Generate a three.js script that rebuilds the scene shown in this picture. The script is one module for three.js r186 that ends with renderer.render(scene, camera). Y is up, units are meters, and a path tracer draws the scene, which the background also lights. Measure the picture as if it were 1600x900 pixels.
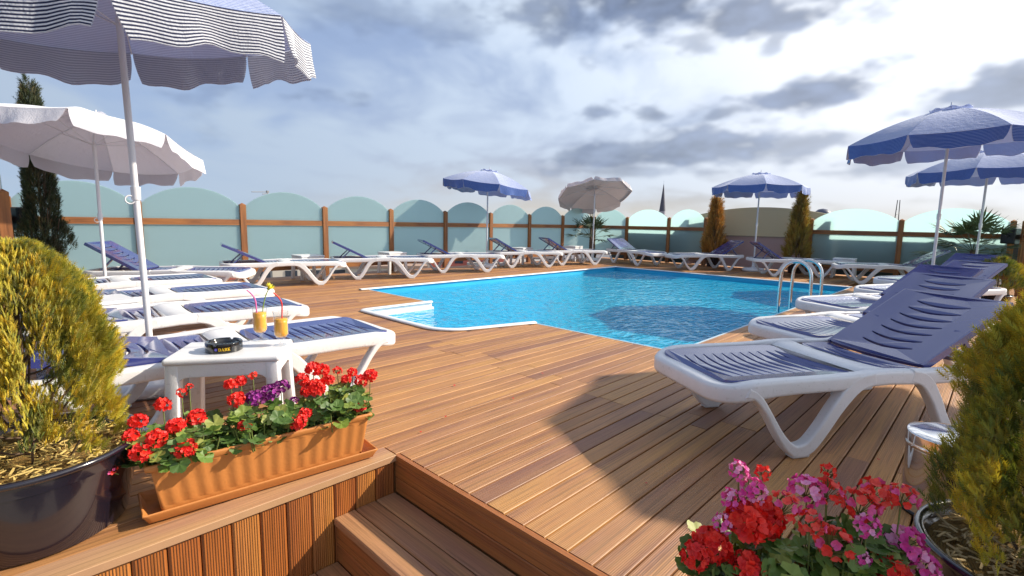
import * as THREE from 'three';
import { RoundedBoxGeometry } from 'three/addons/geometries/RoundedBoxGeometry.js';
import { mergeGeometries } from 'three/addons/utils/BufferGeometryUtils.js';

// ---------------------------------------------------------------- camera, sky, sun, exposure
const scene = new THREE.Scene();
const camera = new THREE.PerspectiveCamera(59.49, 16 / 9, 0.05, 900);
camera.position.set(0, 1, 0);
{
  const yaw = 46.05 * Math.PI / 180, pitch = 7.43 * Math.PI / 180;
  camera.lookAt(Math.sin(yaw) * Math.cos(pitch), 1 - Math.sin(pitch), -Math.cos(yaw) * Math.cos(pitch));
  camera.rotateZ(1.11 * Math.PI / 180);
}
const renderer = new THREE.WebGLRenderer({ antialias: true });
renderer.toneMapping = THREE.LinearToneMapping;
renderer.toneMappingExposure = 1.33;
renderer.shadowMap.enabled = true;

const SUN_AZ = 35, SUN_EL = 32;                       // degrees; azimuth from +x towards +z
const D2R = Math.PI / 180;
const sunDir = new THREE.Vector3(Math.cos(SUN_EL * D2R) * Math.cos(SUN_AZ * D2R), Math.sin(SUN_EL * D2R), Math.cos(SUN_EL * D2R) * Math.sin(SUN_AZ * D2R));

function mulberry(a) { return () => { a |= 0; a = a + 0x6D2B79F5 | 0; let t = Math.imul(a ^ a >>> 15, 1 | a); t = t + Math.imul(t ^ t >>> 7, 61 | t) ^ t; return ((t ^ t >>> 14) >>> 0) / 4294967296; }; }
const clamp = (x, a = 0, b = 1) => Math.min(b, Math.max(a, x));
const lerp = (a, b, t) => a + (b - a) * t;
const smooth = (a, b, x) => { const t = clamp((x - a) / (b - a)); return t * t * (3 - 2 * t); };
const PERM = (() => { const r = mulberry(77), p = new Float32Array(4096); for (let i = 0; i < 4096; i++) p[i] = r(); return p; })();
const hash3 = (x, y, z) => PERM[(Math.imul(x, 73) ^ Math.imul(y, 1619) ^ Math.imul(z, 31337)) & 4095];
function vnoise(x, y, z = 0) {
  const xi = Math.floor(x), yi = Math.floor(y), zi = Math.floor(z); let u = x - xi, v = y - yi, w = z - zi;
  u = u * u * (3 - 2 * u); v = v * v * (3 - 2 * v); w = w * w * (3 - 2 * w);
  const a = lerp(lerp(hash3(xi, yi, zi), hash3(xi + 1, yi, zi), u), lerp(hash3(xi, yi + 1, zi), hash3(xi + 1, yi + 1, zi), u), v);
  if (w === 0) return a;
  const b = lerp(lerp(hash3(xi, yi, zi + 1), hash3(xi + 1, yi, zi + 1), u), lerp(hash3(xi, yi + 1, zi + 1), hash3(xi + 1, yi + 1, zi + 1), u), v);
  return lerp(a, b, w);
}
function fbm(x, y, z, o = 4) { let s = 0, a = 0.5, n = 0; for (let i = 0; i < o; i++) { s += a * vnoise(x, y, z); n += a; x = x * 2.03 + 17.1; y = y * 2.03 + 3.7; z = z * 2.03 + 9.2; a *= 0.5; } return s / n; }

// the sky: a broken cloud deck, brighter towards the sun. Clouds: azimuth, elevation, half width, half height, slope, strength
const CLOUDS = [[-31, 22.5, 12, 3.6, 0, 1], [-21, 20.5, 7, 2.6, 0, .9], [-40, 21.5, 6, 3, 0, .85], [-36, 28, 18, 5, 0, .9], [-8, 21.5, 7, 1.5, .1, .8], [-58, 20, 9, 2.2, 0, .45],
  [-14, 12.8, 4.6, 1.5, .12, .95], [0, 11.4, 5, 2.4, .15, .9], [-24, 8.2, 9, 1.9, .1, .9], [-33, 7.4, 6, 1.4, .05, .85], [-14.5, 8, 6, 1.8, 0, .75], [-31, 5.6, 8, .8, 0, .6], [-6, 6, 9, 1, 0, .5],
  [-35.3, 11.7, 1.7, .8, 0, .8], [-29.3, 11.4, 1.5, .7, 0, .75], [-22.5, 11.2, 1.8, .6, .2, .6], [-18, 17.4, 1.2, .9, .5, .6], [-25, 17.6, 2.5, 1.6, 0, .6], [22, 9, 12, 2, 0, .7], [-75, 24, 12, 3, 0, .4]];
function skyAt(az, el, out) {
  const ce = Math.cos(el * D2R), x = ce * Math.cos(az * D2R), y = Math.sin(el * D2R), z = ce * Math.sin(az * D2R);
  const ang = Math.acos(clamp(x * sunDir.x + y * sunDir.y + z * sunDir.z, -1, 1)) / D2R;
  const glow = Math.exp(-Math.pow(ang / 56, 2));
  // clear air and the haze at the horizon
  const up = smooth(0, 40, el), hor = Math.exp(-Math.max(el, 0) / 5.5);
  let r = lerp(.34, .20, up), g = lerp(.44, .29, up), b = lerp(.64, .50, up);
  const warm = smooth(-80, -45, az) * (1 - smooth(20, 110, az)) * .85 + .12;
  r = lerp(r, lerp(.38, .68, warm), hor); g = lerp(g, lerp(.51, .59, warm), hor); b = lerp(b, lerp(.65, .45, warm), hor);
  // high thin cloud, in sheets seen at a slant
  const sy = 1 / (y + .22), px = x * sy * 1.5, pz = z * sy * 1.5;
  const wx = fbm(px * .8 + 5, pz * .8, 3.1, 3) - .5, wz = fbm(px * .8, pz * .8 + 9, 7.7, 3) - .5;
  const thin = fbm(px * 1.3 + wx * 1.6, pz * 1.3 + wz * 1.6, 1.3, 6), fine = fbm(px * 4 + wx * 4, pz * 4 + wz * 4, 5.3, 4);
  const veil = smooth(.36, .62, thin * .74 + fine * .26 + glow * .2) * (1 - hor * .6);
  const g2 = Math.pow(glow, .7), lit = .48 + .88 * g2, cold = 1 - smooth(.05, .5, glow);
  r = lerp(r, lit * (1 - .14 * cold), veil * .8); g = lerp(g, lit * (1 + .00 * cold), veil * .8); b = lerp(b, lit * (1.03 + .14 * cold), veil * .8);
  const haz = glow * .30 * (1 - hor * .9); r += haz; g += haz; b += haz * .95;
  // grey heaps
  const n1 = fbm(az * .16 + 40 + wx * 2, el * .42 + 7, 2.2, 5), n2 = fbm(az * .5 + 11, el * 1.1 + 3, 8.2, 4);
  const over = smooth(22, 40, el);                     // the heavy mass at the top of the view goes on overhead
  let d = smooth(.60 - .24 * over, .76 - .22 * over, n1 * .75 + n2 * .25) * lerp(.5, .9, over) * smooth(3, 14, el);
  for (const [ca, cel, ra, re, sl, st] of CLOUDS) {
    const dx = (az - ca) / ra, dy = (el - cel - sl * (az - ca)) / re, q = dx * dx + dy * dy;
    if (q > 4) continue;
    d = Math.max(d, st * smooth(-.05, .85, 1.08 - Math.sqrt(q) * .82 + (n1 - .5) * 1.5 + (n2 - .5) * 1.3));
  }
  d = clamp(d) * .9;
  const body = .8 + (n2 - .5) * .9 + (fine - .5) * .5, cr = (.17 + glow * .10) * body, cg = (.22 + glow * .11) * body, cb = (.345 + glow * .13) * body;
  const wf = hor * .55;
  r = lerp(r, lerp(cr, r, wf), d); g = lerp(g, lerp(cg, g, wf), d); b = lerp(b, lerp(cb, b, wf), d);
  out[0] = r * .81; out[1] = g * .84; out[2] = b * .87;
}
{
  const W = 2048, H = 1024, data = new Float32Array(W * H * 4), c = [0, 0, 0];
  for (let j = 0; j < H; j++) {
    const el = ((j + .5) / H - .5) * 180;
    for (let i = 0; i < W; i++) {
      const k = (j * W + i) * 4;
      let az = ((i + .5) / W - .5) * 360;
      if (el > -1) {
        skyAt(az, Math.max(el, 0), c);
        if (az > 150 || az < -150) { const a2 = az > 0 ? az - 360 : az + 360, e = [0, 0, 0], t = .5 * (1 - smooth(0, 30, 180 - Math.abs(az))); skyAt(a2, Math.max(el, 0), e); for (let q = 0; q < 3; q++) c[q] = lerp(c[q], e[q], t); }
      } else { c[0] = .30; c[1] = .28; c[2] = .26; }
      data[k] = c[0]; data[k + 1] = c[1]; data[k + 2] = c[2]; data[k + 3] = 1;
    }
  }
  const t = new THREE.DataTexture(data, W, H, THREE.RGBAFormat, THREE.FloatType);
  t.mapping = THREE.EquirectangularReflectionMapping; t.magFilter = t.minFilter = THREE.LinearFilter; t.needsUpdate = true;
  scene.background = t; scene.environment = t;
}
const sun = new THREE.DirectionalLight(new THREE.Color(1, .9, .74), 5);
sun.position.copy(sunDir).multiplyScalar(30).add(new THREE.Vector3(5, 0, -3)); sun.target.position.set(5, 0, -3);
sun.castShadow = true; sun.shadow.radius = 1.5; sun.shadow.mapSize.set(4096, 4096);
Object.assign(sun.shadow.camera, { left: -14, right: 14, top: 14, bottom: -14, near: 1, far: 80 });
scene.add(sun, sun.target);

// ---------------------------------------------------------------- helpers
const used = new Map();
function numbered(n) { const k = used.get(n) || 0; used.set(n, k + 1); return k ? `${n}_${String(k).padStart(3, '0')}` : n; }
function thing(name, label, category, [x, y, z] = [0, 0, 0], turn = 0, group) {
  const o = new THREE.Group(); o.name = numbered(name); o.position.set(x, y, z); o.rotation.y = turn;
  o.userData = { label, category }; if (group) o.userData.group = group; scene.add(o); return o;
}
function structure(name, label) { const o = new THREE.Group(); o.name = name; o.userData = { kind: 'structure', label }; scene.add(o); return o; }
function part(name, geo, mat, parent, pos, rot) {
  const m = new THREE.Mesh(Array.isArray(geo) ? merge(geo) : geo, mat); m.name = name; m.castShadow = m.receiveShadow = true;
  if (pos) m.position.set(...pos); if (rot) m.rotation.set(...rot); parent.add(m); return m;
}
function merge(list) {
  const l = list.map(g => { g = g.index ? g.toNonIndexed() : g; for (const k of Object.keys(g.attributes)) if (!['position', 'normal', 'uv', 'color'].includes(k)) g.deleteAttribute(k); return g; });
  const col = l.some(g => g.attributes.color);
  for (const g of l) { if (!g.attributes.uv) g.setAttribute('uv', new THREE.BufferAttribute(new Float32Array(g.attributes.position.count * 2), 2)); if (col && !g.attributes.color) g.setAttribute('color', new THREE.BufferAttribute(new Float32Array(g.attributes.position.count * 3).fill(1), 3)); }
  return mergeGeometries(l);
}
function copy(o, [x, y, z], turn, label, group) {
  const c = o.clone(); c.name = numbered(o.name.replace(/_\d\d\d$/, '')); c.position.set(x, y, z); c.rotation.y = turn;
  c.userData = { ...o.userData }; if (label) c.userData.label = label; if (group) c.userData.group = group; scene.add(c); return c;
}
const V = (x, y, z) => new THREE.Vector3(x, y, z);
const box = (w, h, d, x = 0, y = 0, z = 0) => new THREE.BoxGeometry(w, h, d).translate(x, y, z);
const rbox = (w, h, d, r, x = 0, y = 0, z = 0, s = 2) => new RoundedBoxGeometry(w, h, d, s, r).translate(x, y, z);
const cyl = (r0, r1, h, n, x = 0, y = 0, z = 0) => new THREE.CylinderGeometry(r0, r1, h, n).translate(x, y + h / 2, z);
const tube = (pts, r, seg = 16, rad = 8, closed = false) => new THREE.TubeGeometry(new THREE.CatmullRomCurve3(pts.map(p => V(...p)), closed, 'centripetal'), seg, r, rad, closed);
function rod(a, b, r, n = 8, r2 = r) {            // straight bar from a to b
  const A = V(...a), B = V(...b), d = B.clone().sub(A), g = new THREE.CylinderGeometry(r2, r, d.length(), n);
  g.applyQuaternion(new THREE.Quaternion().setFromUnitVectors(V(0, 1, 0), d.clone().normalize())); const m = A.add(B).multiplyScalar(.5); return g.translate(m.x, m.y, m.z);
}
const lathe = (pts, n = 32) => new THREE.LatheGeometry(pts.map(p => new THREE.Vector2(...p)), n);
// a band whose centre line runs through pts (x, y, width), cut from a sheet of thickness d along z
function band(pts, d, bev, z = 0, n = 40) {
  const c = new THREE.CatmullRomCurve3(pts.map(p => V(p[0], p[1], p[2] * 10)), false, 'centripetal'), L = [], R = [];
  for (let i = 0; i <= n; i++) { const p = c.getPoint(i / n), t = c.getTangent(i / n), l = Math.hypot(t.x, t.y) || 1, w = p.z / 20; L.push(new THREE.Vector2(p.x - t.y / l * w, p.y + t.x / l * w)); R.push(new THREE.Vector2(p.x + t.y / l * w, p.y - t.x / l * w)); }
  const g = new THREE.ExtrudeGeometry(new THREE.Shape([...L, ...R.reverse()]), { depth: d - 2 * bev, bevelEnabled: true, bevelThickness: bev, bevelSize: bev * .8, bevelOffset: -bev * .8, bevelSegments: 3 });
  return g.translate(0, 0, z - d / 2 + bev);
}
// sections (lists of 3D points, all of one length) joined into a skin
function skin(rows, closedAcross = true, closedAlong = false, caps = false, uvScale = 1) {
  const pos = [], idx = [], uv = [], m = rows[0].length; let u = 0;
  rows.forEach((r, i) => { if (i) u += rows[i][0].distanceTo(rows[i - 1][0]); let v = 0; r.forEach((p, j) => { if (j) v += p.distanceTo(r[j - 1]); pos.push(p.x, p.y, p.z); uv.push(u * uvScale, v * uvScale); }); });
  const n = rows.length, na = closedAlong ? n : n - 1, ma = closedAcross ? m : m - 1;
  for (let i = 0; i < na; i++) for (let j = 0; j < ma; j++) { const a = i * m + j, b = i * m + (j + 1) % m, c = ((i + 1) % n) * m + j, d = ((i + 1) % n) * m + (j + 1) % m; idx.push(a, b, d, a, d, c); }
  if (caps) for (const [s, flip] of [[0, 1], [n - 1, 0]]) for (let j = 1; j < m - 1; j++) flip ? idx.push(s * m, s * m + j + 1, s * m + j) : idx.push(s * m, s * m + j, s * m + j + 1);
  const g = new THREE.BufferGeometry(); g.setAttribute('position', new THREE.Float32BufferAttribute(pos, 3)); g.setAttribute('uv', new THREE.Float32BufferAttribute(uv, 2)); g.setIndex(idx); g.computeVertexNormals(); return g;
}
function tex(w, h, fn, srgb, rep) {
  const d = new Uint8Array(w * h * 4), c = [0, 0, 0];
  for (let j = 0; j < h; j++) for (let i = 0; i < w; i++) { fn(i / w, j / h, c); const k = (j * w + i) * 4; for (let q = 0; q < 3; q++) d[k + q] = clamp(c[q]) * 255; d[k + 3] = 255; }
  const t = new THREE.DataTexture(d, w, h); t.wrapS = t.wrapT = THREE.RepeatWrapping; t.magFilter = THREE.LinearFilter; t.minFilter = THREE.LinearMipmapLinearFilter; t.generateMipmaps = true;
  if (srgb) t.colorSpace = THREE.SRGBColorSpace; if (rep) t.repeat.set(...rep); t.needsUpdate = true; return t;
}
const mat = (r, g, b, rough = .6, more = {}) => { const m = new THREE.MeshPhysicalMaterial({ roughness: rough, side: THREE.DoubleSide, ...more }); m.color.setRGB(r, g, b); return m; };
// tiling noise: the same value on both sides of the picture
const tnoise = (u, v, fu, fv, s) => { const q = (a, b) => vnoise(a * fu + s, b * fv + s * 3.1, s); const x = smooth(.85, 1, u); return lerp(q(u, v), q(u - 1, v), x); };

// ---------------------------------------------------------------- materials
const woodMap = (seed, dark) => tex(1024, 128, (u, v, c) => {
  const g = tnoise(u, v, 7, 26, seed) * .5 + tnoise(u, v, 16, 60, seed + 5) * .3 + tnoise(u, v, 60, 110, seed + 9) * .2, big = tnoise(u, v, 4, 2.5, seed + 13), st = smooth(.62, .8, tnoise(u, v, 5, 14, seed + 21));
  const s = .80 + .22 * g + .16 * (big - .5) - st * .09 * dark;
  c[0] = s; c[1] = s * (.97 + .05 * big); c[2] = s * (.94 + .1 * (1 - big));
}, true);
const ribs = (n, deep) => tex(512, 256, (u, v, c) => {
  const e = Math.min(v, 1 - v), r = e < .03 ? .8 : .5 + .5 * Math.cos(v * Math.PI * 2 * n), w = Math.pow(r, .6) * deep + (1 - deep) * (tnoise(u, v, 40, 90, 4) * .8 + .2); c[0] = c[1] = c[2] = w;
});
const deckMaps = [woodMap(3, 1), woodMap(31, 1.4), woodMap(57, .8)], deckBump = ribs(13, .75), smoothBump = ribs(1, .0), fasciaBump = ribs(11, .9);
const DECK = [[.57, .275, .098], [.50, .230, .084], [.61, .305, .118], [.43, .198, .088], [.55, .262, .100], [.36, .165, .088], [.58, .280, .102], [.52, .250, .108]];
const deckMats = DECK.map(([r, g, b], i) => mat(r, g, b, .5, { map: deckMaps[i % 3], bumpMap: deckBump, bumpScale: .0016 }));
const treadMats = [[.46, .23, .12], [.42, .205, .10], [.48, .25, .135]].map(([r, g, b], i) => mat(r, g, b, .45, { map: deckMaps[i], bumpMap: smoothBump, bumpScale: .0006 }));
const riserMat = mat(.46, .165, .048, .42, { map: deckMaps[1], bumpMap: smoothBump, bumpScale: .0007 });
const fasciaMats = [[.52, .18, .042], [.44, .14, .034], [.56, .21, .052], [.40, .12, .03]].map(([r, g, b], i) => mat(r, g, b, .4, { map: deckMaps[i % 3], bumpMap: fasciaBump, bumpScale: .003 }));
const postMat = mat(.34, .13, .036, .5, { map: woodMap(91, 1), bumpMap: smoothBump, bumpScale: .0006 });
const joistMat = mat(.46, .22, .085, .8);
const grime = tex(512, 512, (u, v, c) => { const n = tnoise(u, v, 5, 5, 41) * .6 + tnoise(u, v, 22, 22, 43) * .4, k = smooth(.84, .94, tnoise(u, v, 90, 90, 47)) * .05; c[0] = 1 - .05 * n - k; c[1] = 1 - .055 * n - k; c[2] = 1 - .065 * n - k * 1.1; }, true, [1.3, 1.3]);
const white = mat(.82, .82, .84, .32, { map: grime, bumpMap: tex(128, 128, (u, v, c) => { c[0] = c[1] = c[2] = tnoise(u, v, 40, 40, 6); }, false, [6, 6]), bumpScale: .00025 });
const navy = mat(.036, .048, .22, .24, { ior: 1.8, clearcoat: 1, clearcoatRoughness: .12 }), navyDark = navy;
const steel = mat(.74, .73, .71, .16, { metalness: 1 }), chrome = mat(.82, .81, .80, .07, { metalness: 1 });
const black = mat(.012, .012, .014, .35), blackPot = mat(.012, .009, .016, .2, { clearcoat: 1, clearcoatRoughness: .08 });
const poleMat = mat(.72, .72, .74, .35);

// ---------------------------------------------------------------- the setting: ground, terrace, deck, steps, pool
const POOL = { x0: 3.735, x1: 10.2, z0: -6.472, z1: -1.78 }, ROW = .092, EDGE_Z = -1.78, STEP_X = 1.14, WATER = -.075;
const bay = [];                                       // outline of the entry bay, from the pool's edge and back to it
{ bay.push([POOL.x0, -4.98]); for (let i = 0; i <= 6; i++) { const a = i / 6 * Math.PI / 2; bay.push([2.86 - .08 * Math.sin(a), -4.9 - .08 * Math.cos(a)]); }
  for (let i = 0; i <= 12; i++) { const a = i / 12 * 1.25; bay.push([3.11 - .33 * Math.cos(a), -3.79 + .33 * Math.sin(a)]); } bay.push([POOL.x0, -3.27]); }
function bayLeft(z) { let m = POOL.x0; for (let i = 0; i < bay.length - 1; i++) { const [xa, za] = bay[i], [xb, zb] = bay[i + 1]; if ((za - z) * (zb - z) <= 0 && za !== zb) m = Math.min(m, xa + (xb - xa) * (z - za) / (zb - za)); } return m; }
const poolOutline = [[POOL.x0, POOL.z0], ...bay, [POOL.x0, POOL.z1], [POOL.x1, POOL.z1], [POOL.x1, POOL.z0]];

const ground = part('ground', new THREE.PlaneGeometry(900, 900).rotateX(-Math.PI / 2), mat(.28, .25, .21, .95, { map: tex(256, 256, (u, v, c) => { const n = tnoise(u, v, 8, 8, 2) * .5 + tnoise(u, v, 40, 40, 8) * .5; c[0] = c[1] = c[2] = .55 + .45 * n; }, true, [60, 60]) }), scene, [0, -14, 0]);
ground.userData = { kind: 'structure', label: 'pale ground of the town far below the terrace' };
{
  const t = structure('terrace', 'roof slab that carries the raised wooden deck');
  const s = new THREE.Shape([[-1.6, -8.9], [13.4, -8.9], [13.4, 2.6], [STEP_X + .02, 2.6], [STEP_X + .02, EDGE_Z - .02], [-1.6, EDGE_Z - .02]].map(p => new THREE.Vector2(p[0], -p[1])));
  s.holes.push(new THREE.Path(poolOutline.map(p => new THREE.Vector2(p[0], -p[1]))));
  part('joists', new THREE.ExtrudeGeometry(s, { depth: .5, bevelEnabled: false }).rotateX(-Math.PI / 2).translate(0, -.535, 0), joistMat, t);
  part('roof_slab', [box(17, .3, 12.5, 5.4, -1.9, -2.9), box(16.4, 12, 12, 5.4, -8.05, -2.9)], mat(.42, .40, .37, .9), t);
  part('lower_floor', box(3.1, .1, 4.4, -.35, -.615, .42), mat(.30, .27, .24, .85), t);
}
// boards: a chamfered bar along x, its grain along u and its ribs across v
function boardGeo(len, w, h, seed, ch = .0018) {
  const s = [[-w / 2, -h], [-w / 2, -ch], [-w / 2 + ch, 0], [w / 2 - ch, 0], [w / 2, -ch], [w / 2, -h]], pos = [], uv = [], u0 = seed * .37, u1 = u0 + len / 1.6;
  const quad = (a, b, c, d, ua, ub, uc, ud) => { pos.push(...a, ...b, ...c, ...a, ...c, ...d); uv.push(...ua, ...ub, ...uc, ...ua, ...uc, ...ud); };
  for (let i = 0; i < 6; i++) { const [z0, y0] = s[i], [z1, y1] = s[(i + 1) % 6], v0 = z0 / w + .5, v1 = z1 / w + .5; quad([-len / 2, y0, z0], [-len / 2, y1, z1], [len / 2, y1, z1], [len / 2, y0, z0], [u0, v0], [u0, v1], [u1, v1], [u1, v0]); }
  for (const e of [-1, 1]) { const X = e * len / 2; quad([X, -h, -w / 2], [X, -h, w / 2], [X, -.0005, w / 2 - ch], [X, -.0005, -w / 2 + ch], [u0, 0], [u0, 1], [u0 + .02, 1], [u0 + .02, 0]); }
  const g = new THREE.BufferGeometry(); g.setAttribute('position', new THREE.Float32BufferAttribute(pos, 3)); g.setAttribute('uv', new THREE.Float32BufferAttribute(uv, 2)); g.computeVertexNormals(); return g;
}
const deck = structure('deck', 'sunlit ribbed hardwood deck around the pool');
{
  const rnd = mulberry(11), far = deckMats.map(() => []); let near = 0;
  const lay = (x0, x1, z, keep) => {                  // one row of boards end to end
    let x = x0; const joint = 2.36 + (rnd() < .5 ? 0 : .17) + rnd() * .05, first = [];
    if (x0 < 2 && x1 > 2.7 && z > -4.6) first.push(joint);
    while (x < x1 - .01) {
      let e = first.length ? first.shift() : x + 1.7 + rnd() * 1.5; if (e > x1 - .5) e = x1;
      const len = e - x - .0035, g = boardGeo(len, ROW - .0072, .022, Math.floor(rnd() * 40)), k = Math.floor(rnd() * deckMats.length), dy = (rnd() - .5) * .0016;
      if (keep && near < 292) { part('deck_board', g, deckMats[k], deck, [(x + e) / 2, dy, z]); near++; } else far[k].push(g.translate((x + e) / 2, dy, z));
      x = e;
    }
  };
  for (let i = 0; ; i++) {                            // rows in front of the steps, beside the pool
    const z = EDGE_Z + (i + .5) * ROW; if (z > 2.4) break; lay(STEP_X + .022, z > .3 ? 9 : 12.62, z, z < .75);
  }
  lay(STEP_X + .006, POOL.x0 - .005, EDGE_Z - .5 * ROW, true);
  for (let i = 1; ; i++) {                            // rows behind the edge board
    const z = EDGE_Z - (i + .5) * ROW; if (z < -8.75) break;
    const keep = z > -5.2;
    if (z > POOL.z0) { const l = bayLeft(z); lay(-1.3, Math.min(l, POOL.x0) - .005, z, keep); lay(POOL.x1 + .01, 12.62, z, false); } else lay(-1.3, 12.62, z, false);
  }
  far.forEach((l, k) => { if (l.length) { const m = part('deck_board_far', l, deckMats[k], deck); m.userData.kind = 'stuff'; } });
    part('edge_board', boardGeo(2.62, ROW + .012, .026, 5), mat(.56, .32, .17, .5, { map: deckMaps[2], bumpMap: smoothBump, bumpScale: .0005 }), deck, [-.17, .001, EDGE_Z - .041]);
  part('edge_strip', box(.02, .03, 4.2, STEP_X + .009, -.0155, EDGE_Z + 2.105), riserMat, deck);
  // upright ribbed boards under the edge
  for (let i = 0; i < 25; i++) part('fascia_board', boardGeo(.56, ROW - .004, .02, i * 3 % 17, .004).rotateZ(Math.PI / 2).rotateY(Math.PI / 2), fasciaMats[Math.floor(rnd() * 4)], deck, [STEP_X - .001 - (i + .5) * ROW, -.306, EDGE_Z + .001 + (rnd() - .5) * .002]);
}
{
  const t = thing('wooden_steps', 'dark wooden steps leading down from the sunlit deck', 'steps'), zl = 3.0, zc = EDGE_Z + zl / 2 + .004;
  [[STEP_X, 0, -.17], [.868, -.17, -.36], [.6, -.36, -.56]].forEach(([x, y0, y1], k) => {
    const top = y0 - .031, h = (top - y1) / 2;
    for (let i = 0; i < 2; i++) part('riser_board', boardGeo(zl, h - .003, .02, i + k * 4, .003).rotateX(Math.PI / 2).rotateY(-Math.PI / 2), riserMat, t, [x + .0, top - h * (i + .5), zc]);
  });
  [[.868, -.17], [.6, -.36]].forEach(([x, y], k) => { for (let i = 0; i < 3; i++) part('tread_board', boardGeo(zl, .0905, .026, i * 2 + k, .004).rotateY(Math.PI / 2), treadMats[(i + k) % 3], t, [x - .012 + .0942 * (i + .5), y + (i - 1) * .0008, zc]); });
}
// pool
const liner = mat(.02, .50, .80, .5, { map: tex(256, 256, (u, v, c) => { const n = tnoise(u, v, 6, 6, 12) * .5 + tnoise(u, v, 24, 24, 3) * .5; c[0] = c[1] = c[2] = .86 + .14 * n; }, true) });
const coping = mat(.80, .81, .82, .3);
{
  const t = structure('pool_basin', 'blue lined swimming pool with white rim'), { x0, x1, z0, z1 } = POOL, D = 1.25, W = x1 - x0, L = z1 - z0;
  part('pool_floor', box(W + 1.2, .05, L + .2, x0 + W / 2 - .5, -D - .025, z0 + L / 2), liner, t);
  part('pool_wall', box(W, D, .04, x0 + W / 2, -D / 2 - .004, z0 - .012), liner, t);
  part('pool_wall', box(W, D, .04, x0 + W / 2, -D / 2 - .004, z1 + .012), liner, t);
  part('pool_wall', box(.04, D, L, x1 + .012, -D / 2 - .004, z0 + L / 2), liner, t);
  part('pool_wall', box(.04, D, -4.98 - z0, x0 - .012, -D / 2 - .004, (z0 - 4.98) / 2), liner, t);
  part('pool_wall', box(.04, D, z1 + 3.27, x0 - .012, -D / 2 - .004, (z1 - 3.27) / 2), liner, t);
  // rim: a rounded white lip on the far sides and round the bay, a thin one on the near sides
  const lip = (pts, w, h) => { const c = new THREE.CatmullRomCurve3(pts.map(p => V(p[0], 0, p[1])), false, 'centripetal'), rows = [], n = Math.max(2, pts.length * 3);
    const P = pts.length < 4 ? pts.map(p => V(p[0], 0, p[1])) : c.getPoints(n);
    P.forEach((p, i) => { const a = P[Math.max(0, i - 1)], b = P[Math.min(P.length - 1, i + 1)], d = b.clone().sub(a).normalize(), s = V(-d.z, 0, d.x), r = []; for (const [q, y] of [[-.5, -.06], [-.5, .55], [-.36, .9], [0, 1], [.36, .9], [.5, .55], [.5, -.06]]) r.push(p.clone().addScaledVector(s, q * w).add(V(0, y * h + .002, 0))); rows.push(r); });
    return skin(rows, true, false, true); };
  part('rim', lip([[x0 - .12, z0 - .01], [x1 + .05, z0 - .01]], .085, .02), coping, t);
  part('rim', lip([[x1 + .01, z0 - .03], [x1 + .01, z1 + .02]], .085, .018), coping, t);
  part('rim', lip(bay, .07, .022), coping, t);
  const thin = mat(.45, .60, .70, .4);
  part('rim', box(W, .012, .02, x0 + W / 2, -.004, z1 - .004), thin, t); part('rim', box(.02, .012, z1 + 3.24, x0 + .004, -.004, (z1 - 3.25) / 2), thin, t); part('rim', box(.02, .012, -5 - z0, x0 + .004, -.004, (z0 - 5) / 2), thin, t);
  // moulded white entry steps
  const b = structure('pool_entry_steps', 'moulded white entry steps in the side bay of the pool');
  const wall = (top, bot, inset) => { const c = bay.map(([x, z], i) => { const cx = 3.735, cz = -4.1, k = i === 0 || i === bay.length - 1 ? 0 : inset; return [x + (cx - x) * k, z + (cz - z) * (i === 0 || i === bay.length - 1 ? inset : k)]; }); return skin([c.map(p => V(p[0], top, p[1])), c.map(p => V(p[0], bot, p[1]))], false); };
  const floor = (y, inset) => { const c = bay.map(([x, z], i) => { const k = i === 0 || i === bay.length - 1 ? 0 : inset; return new THREE.Vector2(x + (3.735 - x) * k, -(z + (-4.1 - z) * inset)); }); return new THREE.ShapeGeometry(new THREE.Shape(c)).rotateX(-Math.PI / 2).translate(0, y, 0); };
  const shell = mat(.74, .80, .84, .3);
  part('back_wall', wall(.006, -.045, .012), shell, b); part('ledge', skin([bay.map(([x, z]) => V(lerp(x, 3.735, .012), -.045, lerp(z, -4.1, .012))), bay.map(([x, z]) => V(lerp(x, 3.735, .05), -.047, lerp(z, -4.1, .06)))], false), shell, b);
  part('back_wall', wall(-.047, -.30, .06), shell, b); part('step', floor(-.30, .012), shell, b); part('step_wall', box(.03, .93, 1.7, 3.75, -.77, -4.12), liner, b);
}
const waveBump = tex(1024, 1024, (u, v, c) => {
  const per = (fu, fv, s) => { const q = (a, b) => vnoise(a * fu + s, b * fv + s, s); const x = smooth(.8, 1, u), y = smooth(.8, 1, v); return lerp(lerp(q(u, v), q(u - 1, v), x), lerp(q(u, v - 1), q(u - 1, v - 1), x), y); };
  const w1 = per(9, 11, 1.5), w2 = per(24, 30, 7.5), w3 = per(60, 66, 12.5);
  const rid = 1 - Math.abs(2 * w2 - 1), r3 = 1 - Math.abs(2 * w3 - 1); c[0] = c[1] = c[2] = .52 * w1 + .38 * rid * rid + .10 * r3;
}, false, [.55, .55]);
{
  const g = new THREE.ShapeGeometry(new THREE.Shape(poolOutline.map(p => new THREE.Vector2(p[0], -p[1])))).rotateX(-Math.PI / 2);
  const w = part('pool_water', g, mat(.02, .58, .88, .04, { transmission: .45, thickness: 0, ior: 1.33, bumpMap: waveBump, bumpScale: .034 }), scene, [0, WATER, 0]);
  w.userData = { kind: 'structure', label: 'rippling turquoise water of the pool' };
}
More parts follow.
